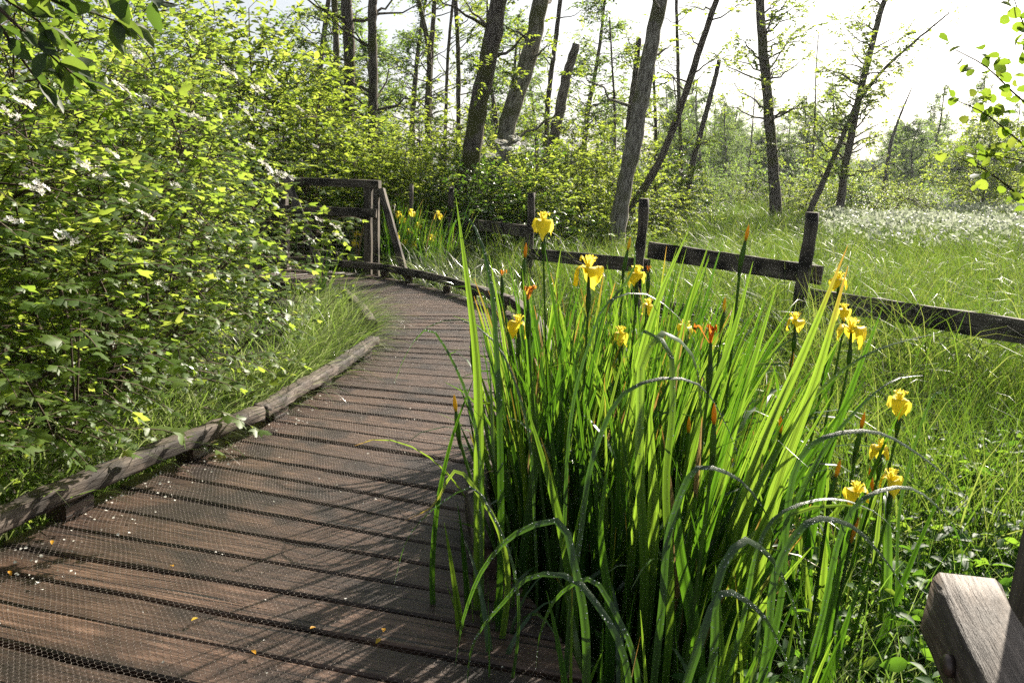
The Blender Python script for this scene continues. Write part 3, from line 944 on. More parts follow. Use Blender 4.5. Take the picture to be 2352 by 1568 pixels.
def make_viburnums():
    r = np.random.default_rng(21)
    roots = []
    for x, y, h, rx, ry, n, label in VIB:
        z = float(ground_z(x, y))
        t = thing('flowering_shrub', label, 'shrub', (x, y, z), 'flowering shrubs on the left of the boardwalk')
        wood, leaf = bush_parts(r, (x, y, z), rx, ry, h, int(n * 1.4), (.050), LOBED, .23, 8, z0=-.12, inner=.5, stems=16, droop=.22, tr=.0026, stem_r=.016, updown=.62, face=.32)
        if (x, y) == (-3.5, 7.15):   # the branch that hangs out towards the railing
            a, b = np.array([-2.3, 6.6, .75]), px(760, 520, 6.0)
            s = np.linspace(0, 1, 8)
            c = a + (b - a) * s[:, None]; c[:, 2] += .05 * np.sin(np.pi * s)
            tubes(wood, c[None], (.007 * (1 - .7 * s))[None], 5)
            bs = c[r.integers(1, 8, 26)] + r.standard_normal((26, 3)) * .05
            twig_sprays(wood, leaf, bs, np.array([.6, -.3, .1]) + r.standard_normal((26, 3)) * .5, .18, 7, .06, LOBED, r)
        wood.build('branches', M['twig'], t)
        leaf.build('foliage', M['viburnum'], t)
        roots.append(t)
    for hx, hy, Y, R in HEADS:
        p = px(hx, hy, Y - .22); R = R * .92
        o = min(range(len(roots)), key=lambda q: np.hypot(p[0] - VIB[q][0], (p[1] - VIB[q][1])))
        mb = MB()
        corymb(mb, p, np.array([.50, .0, .85]) + r.standard_normal(3) * .18, R, r)
        mb.build('flower_head', M['floret'], roots[o])


make_viburnums()

exec_marks = 1
# ------------------------------------------------------------------ yellow irises
def petal(mb, c, ax, az, size, L, W, z0, rise, drop, reach, r, rnd, wav=.05, S=8, T=5):
    """One iris petal leaving c in azimuth az: rises, reaches out and hangs."""
    s = np.linspace(0, 1, S); t = np.linspace(-1, 1, T)
    rad = reach * np.sin(np.minimum(s * 1.15, 1) * np.pi / 2) ** .9
    z = z0 + rise * np.sin(np.minimum(s * 1.6, 1) * np.pi / 2) - drop * np.maximum(s - .3, 0) ** 1.5
    w = W * (.28 + .72 * np.sin(np.pi * np.clip(s, 0, 1) ** 1.25) ** .7); w[-1] = W * .25
    e1 = np.array([math.cos(az), math.sin(az), 0]); e2 = np.array([-math.sin(az), math.cos(az), 0]); e3 = np.array([0, 0, 1.0])
    bulge = -.22 * W * t ** 2
    rr = rad[:, None] + bulge[None] + wav * .6 * r.standard_normal((S, T)) * s[:, None]
    zz = z[:, None] + .10 * t[None] ** 2 * s[:, None] + wav * r.standard_normal((S, T)) * s[:, None]
    v = c + size * (e1 * rr[..., None] + e2 * (w[:, None] * t[None])[..., None] + e3 * zz[..., None])
    i, j = np.meshgrid(np.arange(S - 1), np.arange(T - 1), indexing='ij')
    f = np.stack([i * T + j, i * T + j + 1, (i + 1) * T + j + 1, (i + 1) * T + j], -1).reshape(-1, 4)
    mb.add(v.reshape(-1, 3), f, rnd)


def iris_flower(mb, c, size, r, az=None, open_=1.0):
    az = r.random() * 2.1 if az is None else az
    for k in range(3):
        a = az + k * 2.094
        petal(mb, c, None, a, size, 1, r.uniform(.36, .46), .0, r.uniform(.3, .48), r.uniform(1.25, 1.9) * open_, r.uniform(.46, .68), r, .2 + .6 * r.random(), .075)
        petal(mb, c, None, a, size, 1, .17, .05, .62, .30, .36, r, .7 + .3 * r.random(), .03)
        petal(mb, c, None, a + 1.047, size, 1, .12, .05, .62, .1, .16, r, .8, .03)


def spindle(mb, a, b, rmax, k=7, n=8, rnd=.5, sharp=.8):
    a, b = np.asarray(a, float), np.asarray(b, float)
    s = np.linspace(0, 1, n)
    c = a + (b - a) * s[:, None]
    tubes(mb, c[None], (rmax * np.maximum(np.sin(np.pi * (s * .93 + .05)) ** sharp, .08))[None], k, np.array([rnd]))


def leaf_group(r, mb, base, n, length, lean_az, lean, width=(.023, .041), droop_p=.15, S=14):
    """n sword leaves of one fan."""
    az = lean_az + r.standard_normal(n) * .7 + np.where(r.random(n) < .3, math.pi, 0)
    L = length * (.62 + .42 * r.random(n))
    th0 = np.abs(lean + r.standard_normal(n) * .09)
    droop = r.random(n) < droop_p
    th1 = np.where(droop, 1.1 + 1.3 * r.random(n), .08 + .22 * r.random(n))
    k = np.where(droop, 2.4 + 2.2 * r.random(n), 1.8)
    b = base + np.stack([r.standard_normal(n) * .025, r.standard_normal(n) * .02, 0 * az], -1)
    w = r.uniform(*width, n)
    blades(mb, b, az, th0, th1, k, L, w, S, .6, .18, 3, r, tw0=np.where(droop, .35, 1.57))


# leaves that stand out in the photo: control points (x, y) at distance Y, half width in metres, colour
HERO = [
    ([(1100, 1150), (1092, 800), (1070, 620), (1047, 452)], 2.15, .0125, .75), ([(1150, 1100), (1140, 800), (1125, 640), (1095, 530), (1062, 487), (1040, 520), (1022, 600)], 2.2, .0125, .25),
    ([(1105, 1250), (1085, 950), (1045, 840), (985, 755), (940, 800), (905, 880)], 2.2, .007, .5), ([(1230, 1250), (1190, 900), (1140, 790), (1060, 735), (980, 752), (925, 830), (910, 870)], 2.35, .006, .45),
    ([(1270, 1200), (1290, 850), (1265, 650), (1250, 560)], 2.5, .010, .3), ([(1330, 1250), (1350, 900), (1400, 700), (1458, 610), (1445, 505)], 2.7, .013, .6),
    ([(1420, 1300), (1445, 950), (1500, 720), (1585, 520)], 2.3, .013, .8), ([(1500, 1300), (1540, 900), (1590, 680), (1632, 548)], 2.5, .013, .75),
    ([(1560, 1350), (1600, 1000), (1680, 780), (1730, 600)], 2.35, .013, .7), ([(1620, 1350), (1680, 1000), (1740, 800), (1785, 650)], 2.3, .0135, .7),
    ([(1680, 1350), (1740, 1050), (1850, 800), (1948, 562)], 2.2, .0145, .9), ([(1720, 1400), (1790, 1100), (1880, 850), (1948, 610)], 2.1, .0165, .9),
    ([(1660, 1350), (1760, 1080), (1880, 900), (1990, 815), (2170, 760)], 2.3, .012, .7), ([(1760, 1400), (1830, 1150), (1950, 960), (2060, 870), (2120, 862)], 2.25, .012, .35),
    ([(1850, 1300), (1900, 1050), (1960, 880), (2028, 705)], 2.6, .013, .4), ([(1200, 1300), (1230, 1000), (1215, 820), (1200, 620)], 2.4, .012, .55),
    ([(1540, 1350), (1530, 1100), (1545, 900), (1530, 790), (1480, 760), (1455, 830), (1500, 1010)], 2.05, .015, .7), ([(1480, 1350), (1470, 950), (1480, 820), (1520, 765), (1580, 800), (1610, 950), (1620, 1130)], 2.2, .016, .8),
    ([(1330, 1250), (1375, 1010), (1430, 905), (1510, 870), (1600, 880), (1660, 960), (1700, 1060)], 2.0, .009, .15), ([(1290, 1300), (1350, 800), (1400, 690), (1470, 672), (1560, 730), (1620, 830)], 2.3, .007, .2),
    ([(1520, 1400), (1545, 1190), (1600, 1075), (1680, 1090), (1760, 1180), (1780, 1240)], 1.9, .012, .2), ([(1320, 1300), (1290, 1200), (1190, 1222), (1120, 1290), (1070, 1400), (1045, 1530)], 1.75, .012, .3),
    ([(1380, 1400), (1320, 1330), (1230, 1320), (1150, 1390), (1090, 1470), (1070, 1600)], 1.7, .010, .35), ([(1420, 1420), (1360, 1330), (1290, 1360), (1245, 1440), (1230, 1540)], 1.75, .009, .4),
    ([(1640, 1500), (1660, 1300), (1705, 1240), (1760, 1270), (1820, 1380), (1855, 1560)], 1.7, .0125, .3), ([(1600, 1500), (1660, 1360), (1740, 1400), (1790, 1480), (1830, 1580)], 1.65, .012, .2),
    ([(1760, 1500), (1800, 1270), (1860, 1196), (1940, 1200), (2020, 1270), (2100, 1390)], 1.8, .012, .3), ([(1700, 1450), (1790, 1180), (1900, 1145), (2000, 1170), (2070, 1230)], 1.9, .008, .55),
    ([(1790, 1400), (1880, 1010), (2000, 990), (2120, 1050), (2230, 1150)], 2.05, .011, .25), ([(1880, 1450), (1990, 1140), (2080, 1118), (2160, 1170), (2210, 1260), (2200, 1330)], 1.95, .009, .35),
    ([(2050, 1450), (2080, 1100), (2160, 900), (2185, 930), (2180, 1010)], 2.5, .008, .5), ([(1310, 1330), (1260, 1100), (1215, 950), (1205, 920)], 2.1, .012, .65),
    ([(1400, 1400), (1380, 1200), (1400, 1050)], 1.95, .011, .4), ([(1480, 1440), (1500, 1200), (1492, 900)], 2.1, .017, .8), ([(1600, 1480), (1560, 1250), (1555, 1060)], 1.9, .016, .3),
    ([(1010, 1480), (1000, 1200), (1040, 1000), (1095, 850)], 2.2, .007, .3), ([(1110, 1150), (1050, 1080), (990, 1165), (930, 1195)], 2.0, .007, .95), ([(1140, 1200), (1090, 1120), (1020, 1150), (940, 1230), (905, 1340)], 1.95, .005, .35),
]
# open flowers: x, y, distance, size, azimuth, kind; the stem goes down to the ground from there
FLOWERS = [
    (1248, 515, 2.9, .066, .5, 'open', 'tall iris with the highest open yellow flower, in front of the third fence post'),
    (1352, 625, 2.45, .078, 1.1, 'open', 'iris with a large drooping yellow flower at the centre of the clump'),
    (1462, 635, 2.8, .060, .2, 'open', 'iris with a yellow flower half hidden behind a leaf, right of the largest central bloom'),
    (1212, 690, 2.3, .062, .9, 'wilted', 'iris with a wilted orange flower at the left of the clump'),
    (1190, 748, 2.6, .056, .0, 'open', 'iris with a small yellow flower low behind the wilted orange bloom at left'),
    (1425, 772, 2.8, .054, .4, 'open', 'iris with a small yellow flower deep among the central blades'),
    (1572, 755, 2.9, .052, 1.5, 'open', 'iris with a yellow flower peeping out behind a bent broad leaf'),
    (1490, 705, 3.1, .050, .8, 'open', 'iris with a narrow yellow flower above the bent broad leaves'),
    (1632, 790, 2.0, .072, 2.9, 'wilted', 'iris with a wilted orange flower and one petal curled out to the left'),
    (1826, 742, 3.0, .062, .7, 'open', 'iris with a yellow flower just below the nearest fence post'),
    (1926, 648, 3.1, .062, 1.9, 'open', 'iris with a yellow flower in front of the fence rail joint'),
    (1938, 716, 3.0, .048, .3, 'open', 'iris with a small yellow flower between fence rail and larger bloom'),
    (1955, 762, 2.7, .074, 1.0, 'open', 'iris with a large yellow flower under the right fence rail'),
    (2066, 925, 2.6, .066, .1, 'open', 'iris with a ragged yellow flower at the right side of the clump'),
    (2022, 1032, 2.5, .052, 1.3, 'open', 'iris with a yellow flower hanging over the herbs at right'),
    (2046, 1105, 2.35, .060, .6, 'open', 'iris with a low yellow flower partly behind an arching leaf'),
    (1966, 1135, 2.2, .058, 1.7, 'open', 'iris with the lowest yellow flower, facing down, at the right of the clump'),
    (1152, 634, 3.4, .040, .4, 'wilted', 'iris with a tiny wilted orange flower in front of the far grass'),
    (1488, 625, 3.2, .036, .9, 'wilted', 'iris with a small wilted orange flower beside the second fence post'),
]
BUDS = [(1716, 535, 2.6, 'iris with a pointed orange bud standing above the upper fence rail'), (1207, 575, 2.9, 'iris with a slim orange bud left of the third fence post'),
        (1664, 700, 2.8, 'iris with an orange bud among the blades in front of the fence'), (1793, 975, 2.3, 'iris with an orange bud low between broad blades at right'),
        (1582, 975, 2.5, 'iris with an orange bud deep in the middle of the clump'), (1925, 1075, 2.2, 'iris with an orange bud left of the two low flowers'),
        (1640, 950, 1.9, 'iris with a brown tipped bud on a thick forked green stem'), (1045, 925, 2.3, 'iris with a brown tipped bud over the boardwalk edge'),
        (1083, 755, 2.25, 'iris with a small brown bud in front of the tall leaf at the left'), (1445, 560, 3.2, 'iris with a pale bud behind the tall leaf in the middle'),
        (1982, 965, 2.4, 'iris with a green bud left of the ragged flower at right')]


def smooth_curve(P, n):
    P = np.asarray(P, float)
    L = np.concatenate([[0], np.cumsum(np.linalg.norm(np.diff(P, axis=0), axis=1))])
    m = len(P)
    tang = np.gradient(P, L, axis=0)
    s = np.linspace(0, L[-1], n)
    k = np.clip(np.searchsorted(L, s, side='right') - 1, 0, m - 2)
    h = (L[k + 1] - L[k])[:, None]
    u = ((s - L[k]) / h[:, 0])[:, None]
    return ((2 * u ** 3 - 3 * u ** 2 + 1) * P[k] + (u ** 3 - 2 * u ** 2 + u) * h * tang[k] + (-2 * u ** 3 + 3 * u ** 2) * P[k + 1] + (u ** 3 - u ** 2) * h * tang[k + 1])


def make_irises():
    r = np.random.default_rng(33)
    G = 'yellow irises of the big clump'
    FAN = 'fan of upright green sword leaves without a flower in the big iris clump'
    # plants without flowers
    count = 0
    rows = []
    while count < 195:
        x, y = r.uniform(-.2, 1.1), r.uniform(1.95, 4.1)
        if count > 155: x, y = r.uniform(-.05, .55), r.uniform(2.15, 3.1)
        left = .05 + .10 * max(0, y - 3.0) + .85 * max(0, 2.55 - y)
        right = .55 + .42 * smooth(1.9, 3.2, y)
        if x < left or x > right or r.random() < .45 * (x - left) / (right - left): continue
        if any(np.hypot(x - a, y - b) < .036 for a, b in rows): continue
        rows.append((x, y)); count += 1
        z = float(ground_z(x, y))
        t = thing('iris_plant', FAN, 'iris', (x, y, z), G)
        mb = MB()
        u = (x - left) / (right - left)
        laz = math.pi * .98 if u < .08 else (0.0 + .4 * r.standard_normal())
        lean = (.04 + .08 * r.random()) if u < .08 else .03 + .30 * u * r.random() ** .7
        n = r.integers(6, 10)
        leaf_group(r, mb, np.array([x, y, z]), n, 1.04 + .26 * r.random() - .14 * (u > .8), laz, lean, droop_p=.12 + .18 * (u > .75))
        leaf_group(r, mb, np.array([x, y, z]), 5, .72, laz, lean + .05, droop_p=.15, S=9)
        mb.build('leaves', M['iris'], t)
    # leaves that stand out: single plants of their own
    lab = ['tall paired leaf at the left of the iris clump, rising above the boardwalk', 'tall iris leaf with its tip folded over, beside the tallest blade', 'thin iris leaf bowing left over the boardwalk']
    for i, (pts, Y, w, rn) in enumerate(HERO):
        m = len(pts)
        P = np.array([px(x, y, Y + (.04 * (q - m / 2) if m > 4 else 0)) for q, (x, y) in enumerate(pts)])
        gz = float(ground_z(P[0][0], P[0][1]))
        root = np.array([P[0][0] + .3 * (P[0][0] - P[1][0]), P[0][1] + .05, gz])
        if root[0] < -.08: root[0] = -.08
        P = np.concatenate([[root], P])
        c = smooth_curve(P, 30)
        view = unit(np.array([0, 0, EYE]) - c)
        tan = unit(np.gradient(c, axis=0))
        wd = unit(np.cross(tan, view))
        if m > 4: wd = unit(.65 * wd + .9 * unit(np.cross(tan, np.array([.15, -.35, 1.0]))) * np.sign(np.sum(wd * np.cross(tan, np.array([.15, -.35, 1.0])), axis=1, keepdims=True) + 1e-6))
        tw = r.uniform(-.5, .5) * np.linspace(.3, 1, 30)[:, None]
        wd = wd * np.cos(tw) + np.cross(tan, wd) * np.sin(tw)
        s = np.linspace(0, 1, 30)
        ww = (1.25 if m <= 4 else .82) * w * np.maximum(1 - s ** 3.2, .015) ** .8 * (.8 + .2 * np.sin(np.pi * s))
        t = thing('iris_plant', lab[i] if i < 3 else FAN, 'iris', tuple(root), G)
        mb = MB()
        if m > 4 and i not in (1, 12, 16, 17):
            am = MB(); ribbons(am, c[None], wd[None], ww[None], np.array([rn]), .16, 3); am.build('arching_leaf', M['iris_dew_sheen'], t)
        else: ribbons(mb, c[None], wd[None], ww[None], np.array([rn]), .16, 3)
        leaf_group(r, mb, root, 3, .75, 1.5, .12, droop_p=.2)
        mb.build('leaves', M['iris'], t)
        if m > 4:        # rain drops beaded on the arching leaves
            dm = MB()
            k = int(70 + 40 * r.random())
            q = r.integers(9, 29, k)
            nrm = np.cross(wd, tan); nrm = nrm * np.sign(nrm[:, 2:3] + 1e-6)
            u = r.uniform(-.85, .85, k)
            cc = c[q] + (c[np.minimum(q + 1, 29)] - c[q]) * r.random((k, 1)) + wd[q] * (ww[q] * u)[:, None] + nrm[q] * .0008
            oct_v = np.array([(1, 0, 0), (0, 1, 0), (-1, 0, 0), (0, -1, 0), (0, 0, 1), (0, 0, -1)], float)
            oct_f = np.array([(0, 1, 4), (1, 2, 4), (2, 3, 4), (3, 0, 4), (1, 0, 5), (2, 1, 5), (3, 2, 5), (0, 3, 5)])
            v = cc[:, None] + oct_v[None] * (.0007 + .0012 * r.random((k, 1, 1)) ** 2)
            dm.add(v.reshape(-1, 3), (np.arange(k)[:, None, None] * 6 + oct_f[None]).reshape(-1, 3), .5)
            d = dm.build('dew_drops', M['dew'], t); d['kind'] = 'stuff'

    def stem_to(p, root, n=12):
        s = np.linspace(0, 1, n)
        mid = np.array([root[0] * .35 + p[0] * .65, root[1] * .35 + p[1] * .65, (root[2] + p[2]) / 2])
        return (1 - s)[:, None] ** 2 * root + 2 * (s * (1 - s))[:, None] * mid + (s ** 2)[:, None] * p

    for x, y, Y, size, az, kind, label in FLOWERS:
        p = px(x, y, Y)
        rx_ = max(p[0] - .05 * r.random() - .08 * (p[0] > .6), .22)
        root = np.array([rx_, Y + .05 * r.standard_normal(), float(ground_z(rx_, Y))])
        t = thing('iris_plant', label, 'iris', tuple(root), G)
        size = size * .98; c0 = p + np.array([0, 0, -.05 * size])
        fm = MB()
        if kind == 'open':
            iris_flower(fm, c0, size, r, az)
            fm.build('flower', M['petal'], t)
        else:
            for k in range(4):
                petal(fm, c0, None, az + k * 1.7, size * .8, 1, .14, .0, .9, .5, .22 + .5 * (k == 0), r, r.random(), .10)
            fm.build('flower', M['wilted'], t)
        neck = c0 + np.array([.004, 0, -1.0 * size])
        sm = MB()
        tubes(sm, np.array([[c0 + np.array([0, 0, .1 * size]), (c0 + neck) / 2, neck]]), np.array([[.004, .0055, .0045]]), 6)
        spindle(sm, neck + np.array([0, 0, .035]), neck - np.array([0, 0, .05]), .009)
        c = stem_to(neck - np.array([0, 0, .03]), root)
        tubes(sm, c[None], (.0058 - .002 * np.linspace(0, 1, 12))[None], 6)
        sm.build('stem', M['stem'], t)
        lm = MB()
        q = c[8]
        blades(lm, [q], [r.random() * 6], .25, .3, 1.5, .26, .014, 8, .8, .2, 3, r)
        leaf_group(r, lm, root, 3, .95, .2, .12)
        lm.build('leaves', M['iris'], t)
        if kind == 'open' and r.random() < .3:
            bm_ = MB(); o = c[10]
            d = np.array([r.uniform(-.3, .3), r.uniform(-.3, .3), 1])
            spindle(bm_, o, o + d * .085, .0065, rnd=.2); bm_.build('bud', M['bud'], t)
    for x, y, Y, label in BUDS:
        p = px(x, y, Y)
        rx_ = max(p[0] - .04, .2)
        root = np.array([rx_, Y, float(ground_z(rx_, Y))])
        t = thing('iris_plant', label, 'iris', tuple(root), G)
        lean = unit(np.array([.12 * r.standard_normal(), 0, 1]))
        bm_ = MB(); spindle(bm_, p - lean * .034, p + lean * .026, .0062, rnd=r.random()); bm_.build('bud', M['bud'], t)
        sm = MB()
        spindle(sm, p - lean * .015, p - lean * .14, .0085)
        c = stem_to(p - lean * .10, root)
        tubes(sm, c[None], .0045, 6)
        sm.build('stem', M['stem'], t)
        lm = MB()
        blades(lm, [c[8]], [r.random() * 6], .3, .3, 1.5, .3, .014, 8, .8, .2, 3, r)
        lm.build('leaves', M['iris'], t)
    # the clump behind the railing
    FARF = [(925, 505), (945, 490), (910, 545), (930, 560), (992, 548), (960, 520), (938, 535), (900, 520), (820, 540), (815, 560), (1007, 495), (916, 495), (950, 565)]
    FL = ['iris in full yellow flower in the distant clump behind the railing brace', 'iris leaves standing in the distant clump behind the railing brace']
    for i in range(44):
        x = r.uniform(885, 1035) if i > 12 else FARF[i][0] + r.uniform(-4, 4)
        Y = r.uniform(10.8, 12.2)
        b = px(x, 600, Y); z = float(ground_z(b[0], Y))
        t = thing('iris_plant', FL[0] if i < 13 else FL[1], 'iris', (b[0], Y, z), 'distant irises behind the railing')
        mb = MB()
        leaf_group(r, mb, np.array([b[0], Y, z]), 8, 1.12 + .25 * r.random(), .6 * r.standard_normal(), .10, (.02, .03), .1, 9)
        mb.build('leaves', M['iris'], t)
        if i < 13:
            p = px(FARF[i][0], FARF[i][1], Y - .15)
            fm = MB(); iris_flower(fm, p, .085, r); fm.build('flower', M['petal'], t)
            sm = MB(); tubes(sm, np.array([[[b[0], Y - .1, z], (p + np.array([b[0], Y - .1, z])) / 2 + .01, p]]), .005, 5); sm.build('stem', M['stem'], t)
    # small plants at the left edge of the deck near the brace, and a far clump at the meadow edge
    for i, (x, y, Y) in enumerate([(738, 640, 8.6), (728, 650, 8.4), (1530, 490, 24), (1545, 492, 24.5), (1560, 490, 24), (1515, 490, 24.4)]):
        b = px(x, y, Y); z = float(ground_z(b[0], Y)) if Y > 10 else -.15
        t = thing('iris_plant', ['iris shoots at the inner corner of the boardwalk in front of the railing', 'small iris clump with yellow flecks far off at the meadow edge'][int(Y > 10)], 'iris', (b[0], Y, z),
                  ['iris shoots at the boardwalk corner', 'far irises at the meadow edge'][int(Y > 10)])
        mb = MB()
        leaf_group(r, mb, np.array([b[0], Y, z]), 9, .62 if Y < 10 else 1.0, 1.0, .14, (.016, .026), .1, 9)
        mb.build('leaves', M['iris'], t)
        if Y > 10:
            fm = MB(); iris_flower(fm, np.array([b[0], Y - .3, z + .85]), .1, r); fm.build('flower', M['petal'], t)


def dew():
    m, nt, out = new_mat('dew')
    p = nd(nt, 'ShaderNodeBsdfPrincipled', Roughness=0.12)
    p.inputs['Base Color'].default_value = (.75, .78, .78, 1)
    p.inputs['Specular IOR Level'].default_value = 1.0
    nt.links.new(p.outputs[0], out.inputs[0])
    return m


M['dew'] = dew()
make_irises()


# ------------------------------------------------------------------ grasses and herbs
def in_deck(x, y, pad=0.04):
    """True where a point lies on the boardwalk."""
    hit = np.zeros(len(x), bool)
    for i in range(len(PL) - 1):
        q = np.array([PL[i] - (PR[i] - PL[i]) * pad, PR[i] + (PR[i] - PL[i]) * pad, PR[i + 1] + (PR[i + 1] - PL[i + 1]) * pad, PL[i + 1] - (PR[i + 1] - PL[i + 1]) * pad])
        ins = np.ones(len(x), bool)
        for a, b in zip(q, np.roll(q, -1, 0)):
            ins &= ((b[0] - a[0]) * (y - a[1]) - (b[1] - a[1]) * (x - a[0])) > 0
        hit |= ins
    return hit


def patch(r, n, x0, x1, y0, y1, keep=None):
    x, y = r.uniform(x0, x1, n), r.uniform(y0, y1, n)
    ok = ~in_deck(x, y)
    if keep is not None: ok &= keep(x, y)
    x, y = x[ok], y[ok]
    return np.stack([x, y, ground_z(x, y) - .02], -1)


def make_grass():
    r = np.random.default_rng(44)
    mb = MB()
    fov = lambda x, y: (np.abs(x) < .72 * y + 1.2)
    clumpy = lambda b: .5 + .5 * np.sin(b[:, 0] * 2.1 + 1.3 * np.sin(b[:, 1] * 1.1)) * np.sin(b[:, 1] * 1.7 + .8 * np.sin(b[:, 0] * .9))

    kerbside = lambda b: (1 - smooth(.3, 2.3, b[:, 0] - np.interp(b[:, 1], PR[:, 1], PR[:, 0]))) * (b[:, 1] > 3.9)

    def sow(b, L, w, S, th1=(.3, 1.6), az=None):
        n = len(b)
        c = clumpy(b)
        ln = r.uniform(*L, n) * (.72 + .5 * c) * (1 - .68 * kerbside(b))
        a = r.random(n) * 6.283 if az is None else az + r.standard_normal(n) * 1.1
        rn = np.clip(.15 + .5 * c + .3 * r.standard_normal(n), 0, 1)
        blades(mb, b, a, .05 + .25 * r.random(n), r.uniform(*th1, n), 1.3 + 1.5 * r.random(n), ln, w * (.6 + .8 * r.random(n)), S, 1.2, r=r, rnd=rn)

    right = lambda x, y: fov(x, y) & (x > -.6 - .18 * np.maximum(y - 7, 0))
    tus = []
    for k in range(620):
        y = 5 + 30 * r.random() ** 1.3
        x = r.uniform(-.5 - .1 * y, .75 * y + 1)
        if not right(np.array([x]), np.array([y]))[0] or (y < 6 and x < 1.5): continue
        m = int(r.integers(30, 60))
        tus.append(np.stack([x + (.10 + .008 * y) * r.standard_normal(m), y + (.10 + .008 * y) * r.standard_normal(m), np.full(m, float(ground_z(x, y)))], -1))
    tus = np.concatenate(tus); tus = tus[~in_deck(tus[:, 0], tus[:, 1])]
    m = len(tus)
    blades(mb, tus, r.random(m) * 6.28, .08 + .3 * r.random(m), .9 + 1.5 * r.random(m), 1.3 + 1.3 * r.random(m), (.7 + .55 * r.random(m)) * (1 - .68 * kerbside(tus)), (.005 + .0004 * tus[:, 1]) * (.7 + .6 * r.random(m)), 7, 1.0, r=r, rnd=np.clip(.55 + .3 * r.standard_normal(m), 0, 1))
    near = patch(r, 15000, .35, 6.0, 3.0, 7.5, lambda x, y: fov(x, y) & ~((x < 1.3) & (y < 3.9)))
    sow(near, (.55, .95), .006, 5)
    sow(patch(r, 46000, -1.2, 14, 7.5, 16, right), (.6, 1.0), .008, 5)
    sow(patch(r, 52000, -2, 26, 16, 33, right), (.55, .95), .014, 4)
    sow(patch(r, 16000, 0, 40, 33, 55, right), (.5, .9), .03, 3)
    sow(patch(r, 14000, -9, 1.0, 10.3, 20), (.3, .6), .009, 4)
    tag(mb.build('meadow_grass', M['meadow']), 'tall bright meadow grass bending in the sun beyond and around the fence', 'grass', kind='stuff')

    mb = MB()
    b = patch(r, 8000, 5, 24, 13, 31, lambda x, y: fov(x, y) & (x > .36 * y) & (np.sin(x * .8 + 1.5 * np.sin(y * .5)) > -.5))
    n = len(b)
    tip = b + np.stack([.1 * r.standard_normal(n), .1 * r.standard_normal(n), .72 + .22 * r.random(n)], -1)
    tubes(mb, np.stack([b, tip], 1), .0022, 3)
    for k in range(3):
        leaves(mb, tip + .02 * r.standard_normal((n, 3)), r.standard_normal((n, 3)) + np.array([0, 0, .6]), np.array([0, 0, 1.0]) + r.standard_normal((n, 3)), .06 + .06 * r.random(n), QUADL, r.random(n))
    tag(mb.build('seed_heads', M['seed']), 'haze of pale seed heads over the far right of the meadow', 'grass heads', kind='stuff')

    # pale sedge drooping over the left kerb
    mb = MB()
    n = 4600
    s = r.uniform(PS[3] + .1, PS[9], n)
    w = smooth(0, 1, (s - PS[3]) / (PS[6] - PS[3]))
    ok = r.random(n) < .4 + .6 * w
    s = s[ok]; n = len(s)
    s = np.concatenate([s, r.uniform(PS[7] - .2, PS[10] + .3, 1300)]); n = len(s)
    b = deck_pt(s, -.10 - .36 * r.random(n) ** 1.2, -.24)
    blades(mb, b, r.standard_normal(n) * .8 - .45, .15 + .35 * r.random(n), .9 + 1.3 * r.random(n), 1.3 + r.random(n), (.36 + .42 * r.random(n)), .0046 + .0045 * r.random(n), 8, .7, r=r)
    # sedge tussocks beside the railing on the right of the far deck
    b2 = []
    for x, y, Y in [(960, 620, 9.9), (1000, 620, 9.5), (1040, 630, 9.2), (1085, 640, 8.9), (1120, 650, 8.6), (1160, 660, 8.3), (1010, 610, 10.3), (1060, 610, 10.0), (940, 615, 10.3), (1190, 670, 8.0), (1110, 620, 9.6)]:
        c = px(x, y, Y)
        m = 150
        b2.append(np.stack([c[0] + .14 * r.standard_normal(m) + .12, np.full(m, Y) + .14 * r.standard_normal(m), np.full(m, -.32)], -1))
    b2 = np.concatenate(b2)
    b2 = b2[~in_deck(b2[:, 0], b2[:, 1])]
    m = len(b2)
    blades(mb, b2, r.random(m) * 6.28, .1 + .35 * r.random(m), .8 + 1.4 * r.random(m), 1.2 + r.random(m), .5 + .4 * r.random(m), .006 + .004 * r.random(m), 7, .8, r=r)
    tag(mb.build('sedge_grass', M['pale_sedge_sheen']), 'pale thin sedge drooping over the boardwalk kerbs', 'grass', kind='stuff')

    # low herbs and grass in the right foreground and under the iris clump
    mb = MB()
    b = patch(r, 7200, .0, 3.2, 1.0, 3.8, lambda x, y: fov(x, y) & (x > .12))
    n = len(b)
    blades(mb, b, r.random(n) * 6.28, .1 + .4 * r.random(n), .3 + 1.5 * r.random(n), 1.2 + r.random(n), .22 + .36 * r.random(n), .003 + .005 * r.random(n), 6, 1.0, r=r)
    tag(mb.build('undergrowth_grass', M['sedge']), 'fine green grass growing low around the big iris clump', 'grass', kind='stuff')
    mb = MB()
    b = patch(r, 4200, .05, 3.2, .9, 4.2, lambda x, y: fov(x, y) & (x > .10) & (r.random(len(x)) < .35 + .65 * smooth(.9, 1.5, x)))
    n = len(b)
    h = .10 + .30 * r.random(n)
    tubes(mb, np.stack([b, b + np.stack([.05 * r.standard_normal(n), .05 * r.standard_normal(n), h], -1)], 1), .0016, 3)
    top = b + np.stack([0 * h, 0 * h, h], -1)
    for k in range(6):
        a = r.random(n) * 6.28
        lv = top - np.stack([0 * h, 0 * h, h * (k // 2) * .3], -1)
        leaves(mb, lv, np.stack([np.cos(a), np.sin(a), .15 + .3 * r.standard_normal(n)], -1), np.array([0, 0, 1.0]) + .5 * r.standard_normal((n, 3)), (.032 + .045 * r.random(n)) * (1 - .18 * (k // 2)), OVAL, r.random(n))
    tag(mb.build('marsh_herbs', M['herb']), 'low broad leaved marsh herbs covering the ground at lower right', 'herbs', kind='stuff')
    # herbs and fallen bits under the left shrubs
    mb = MB()
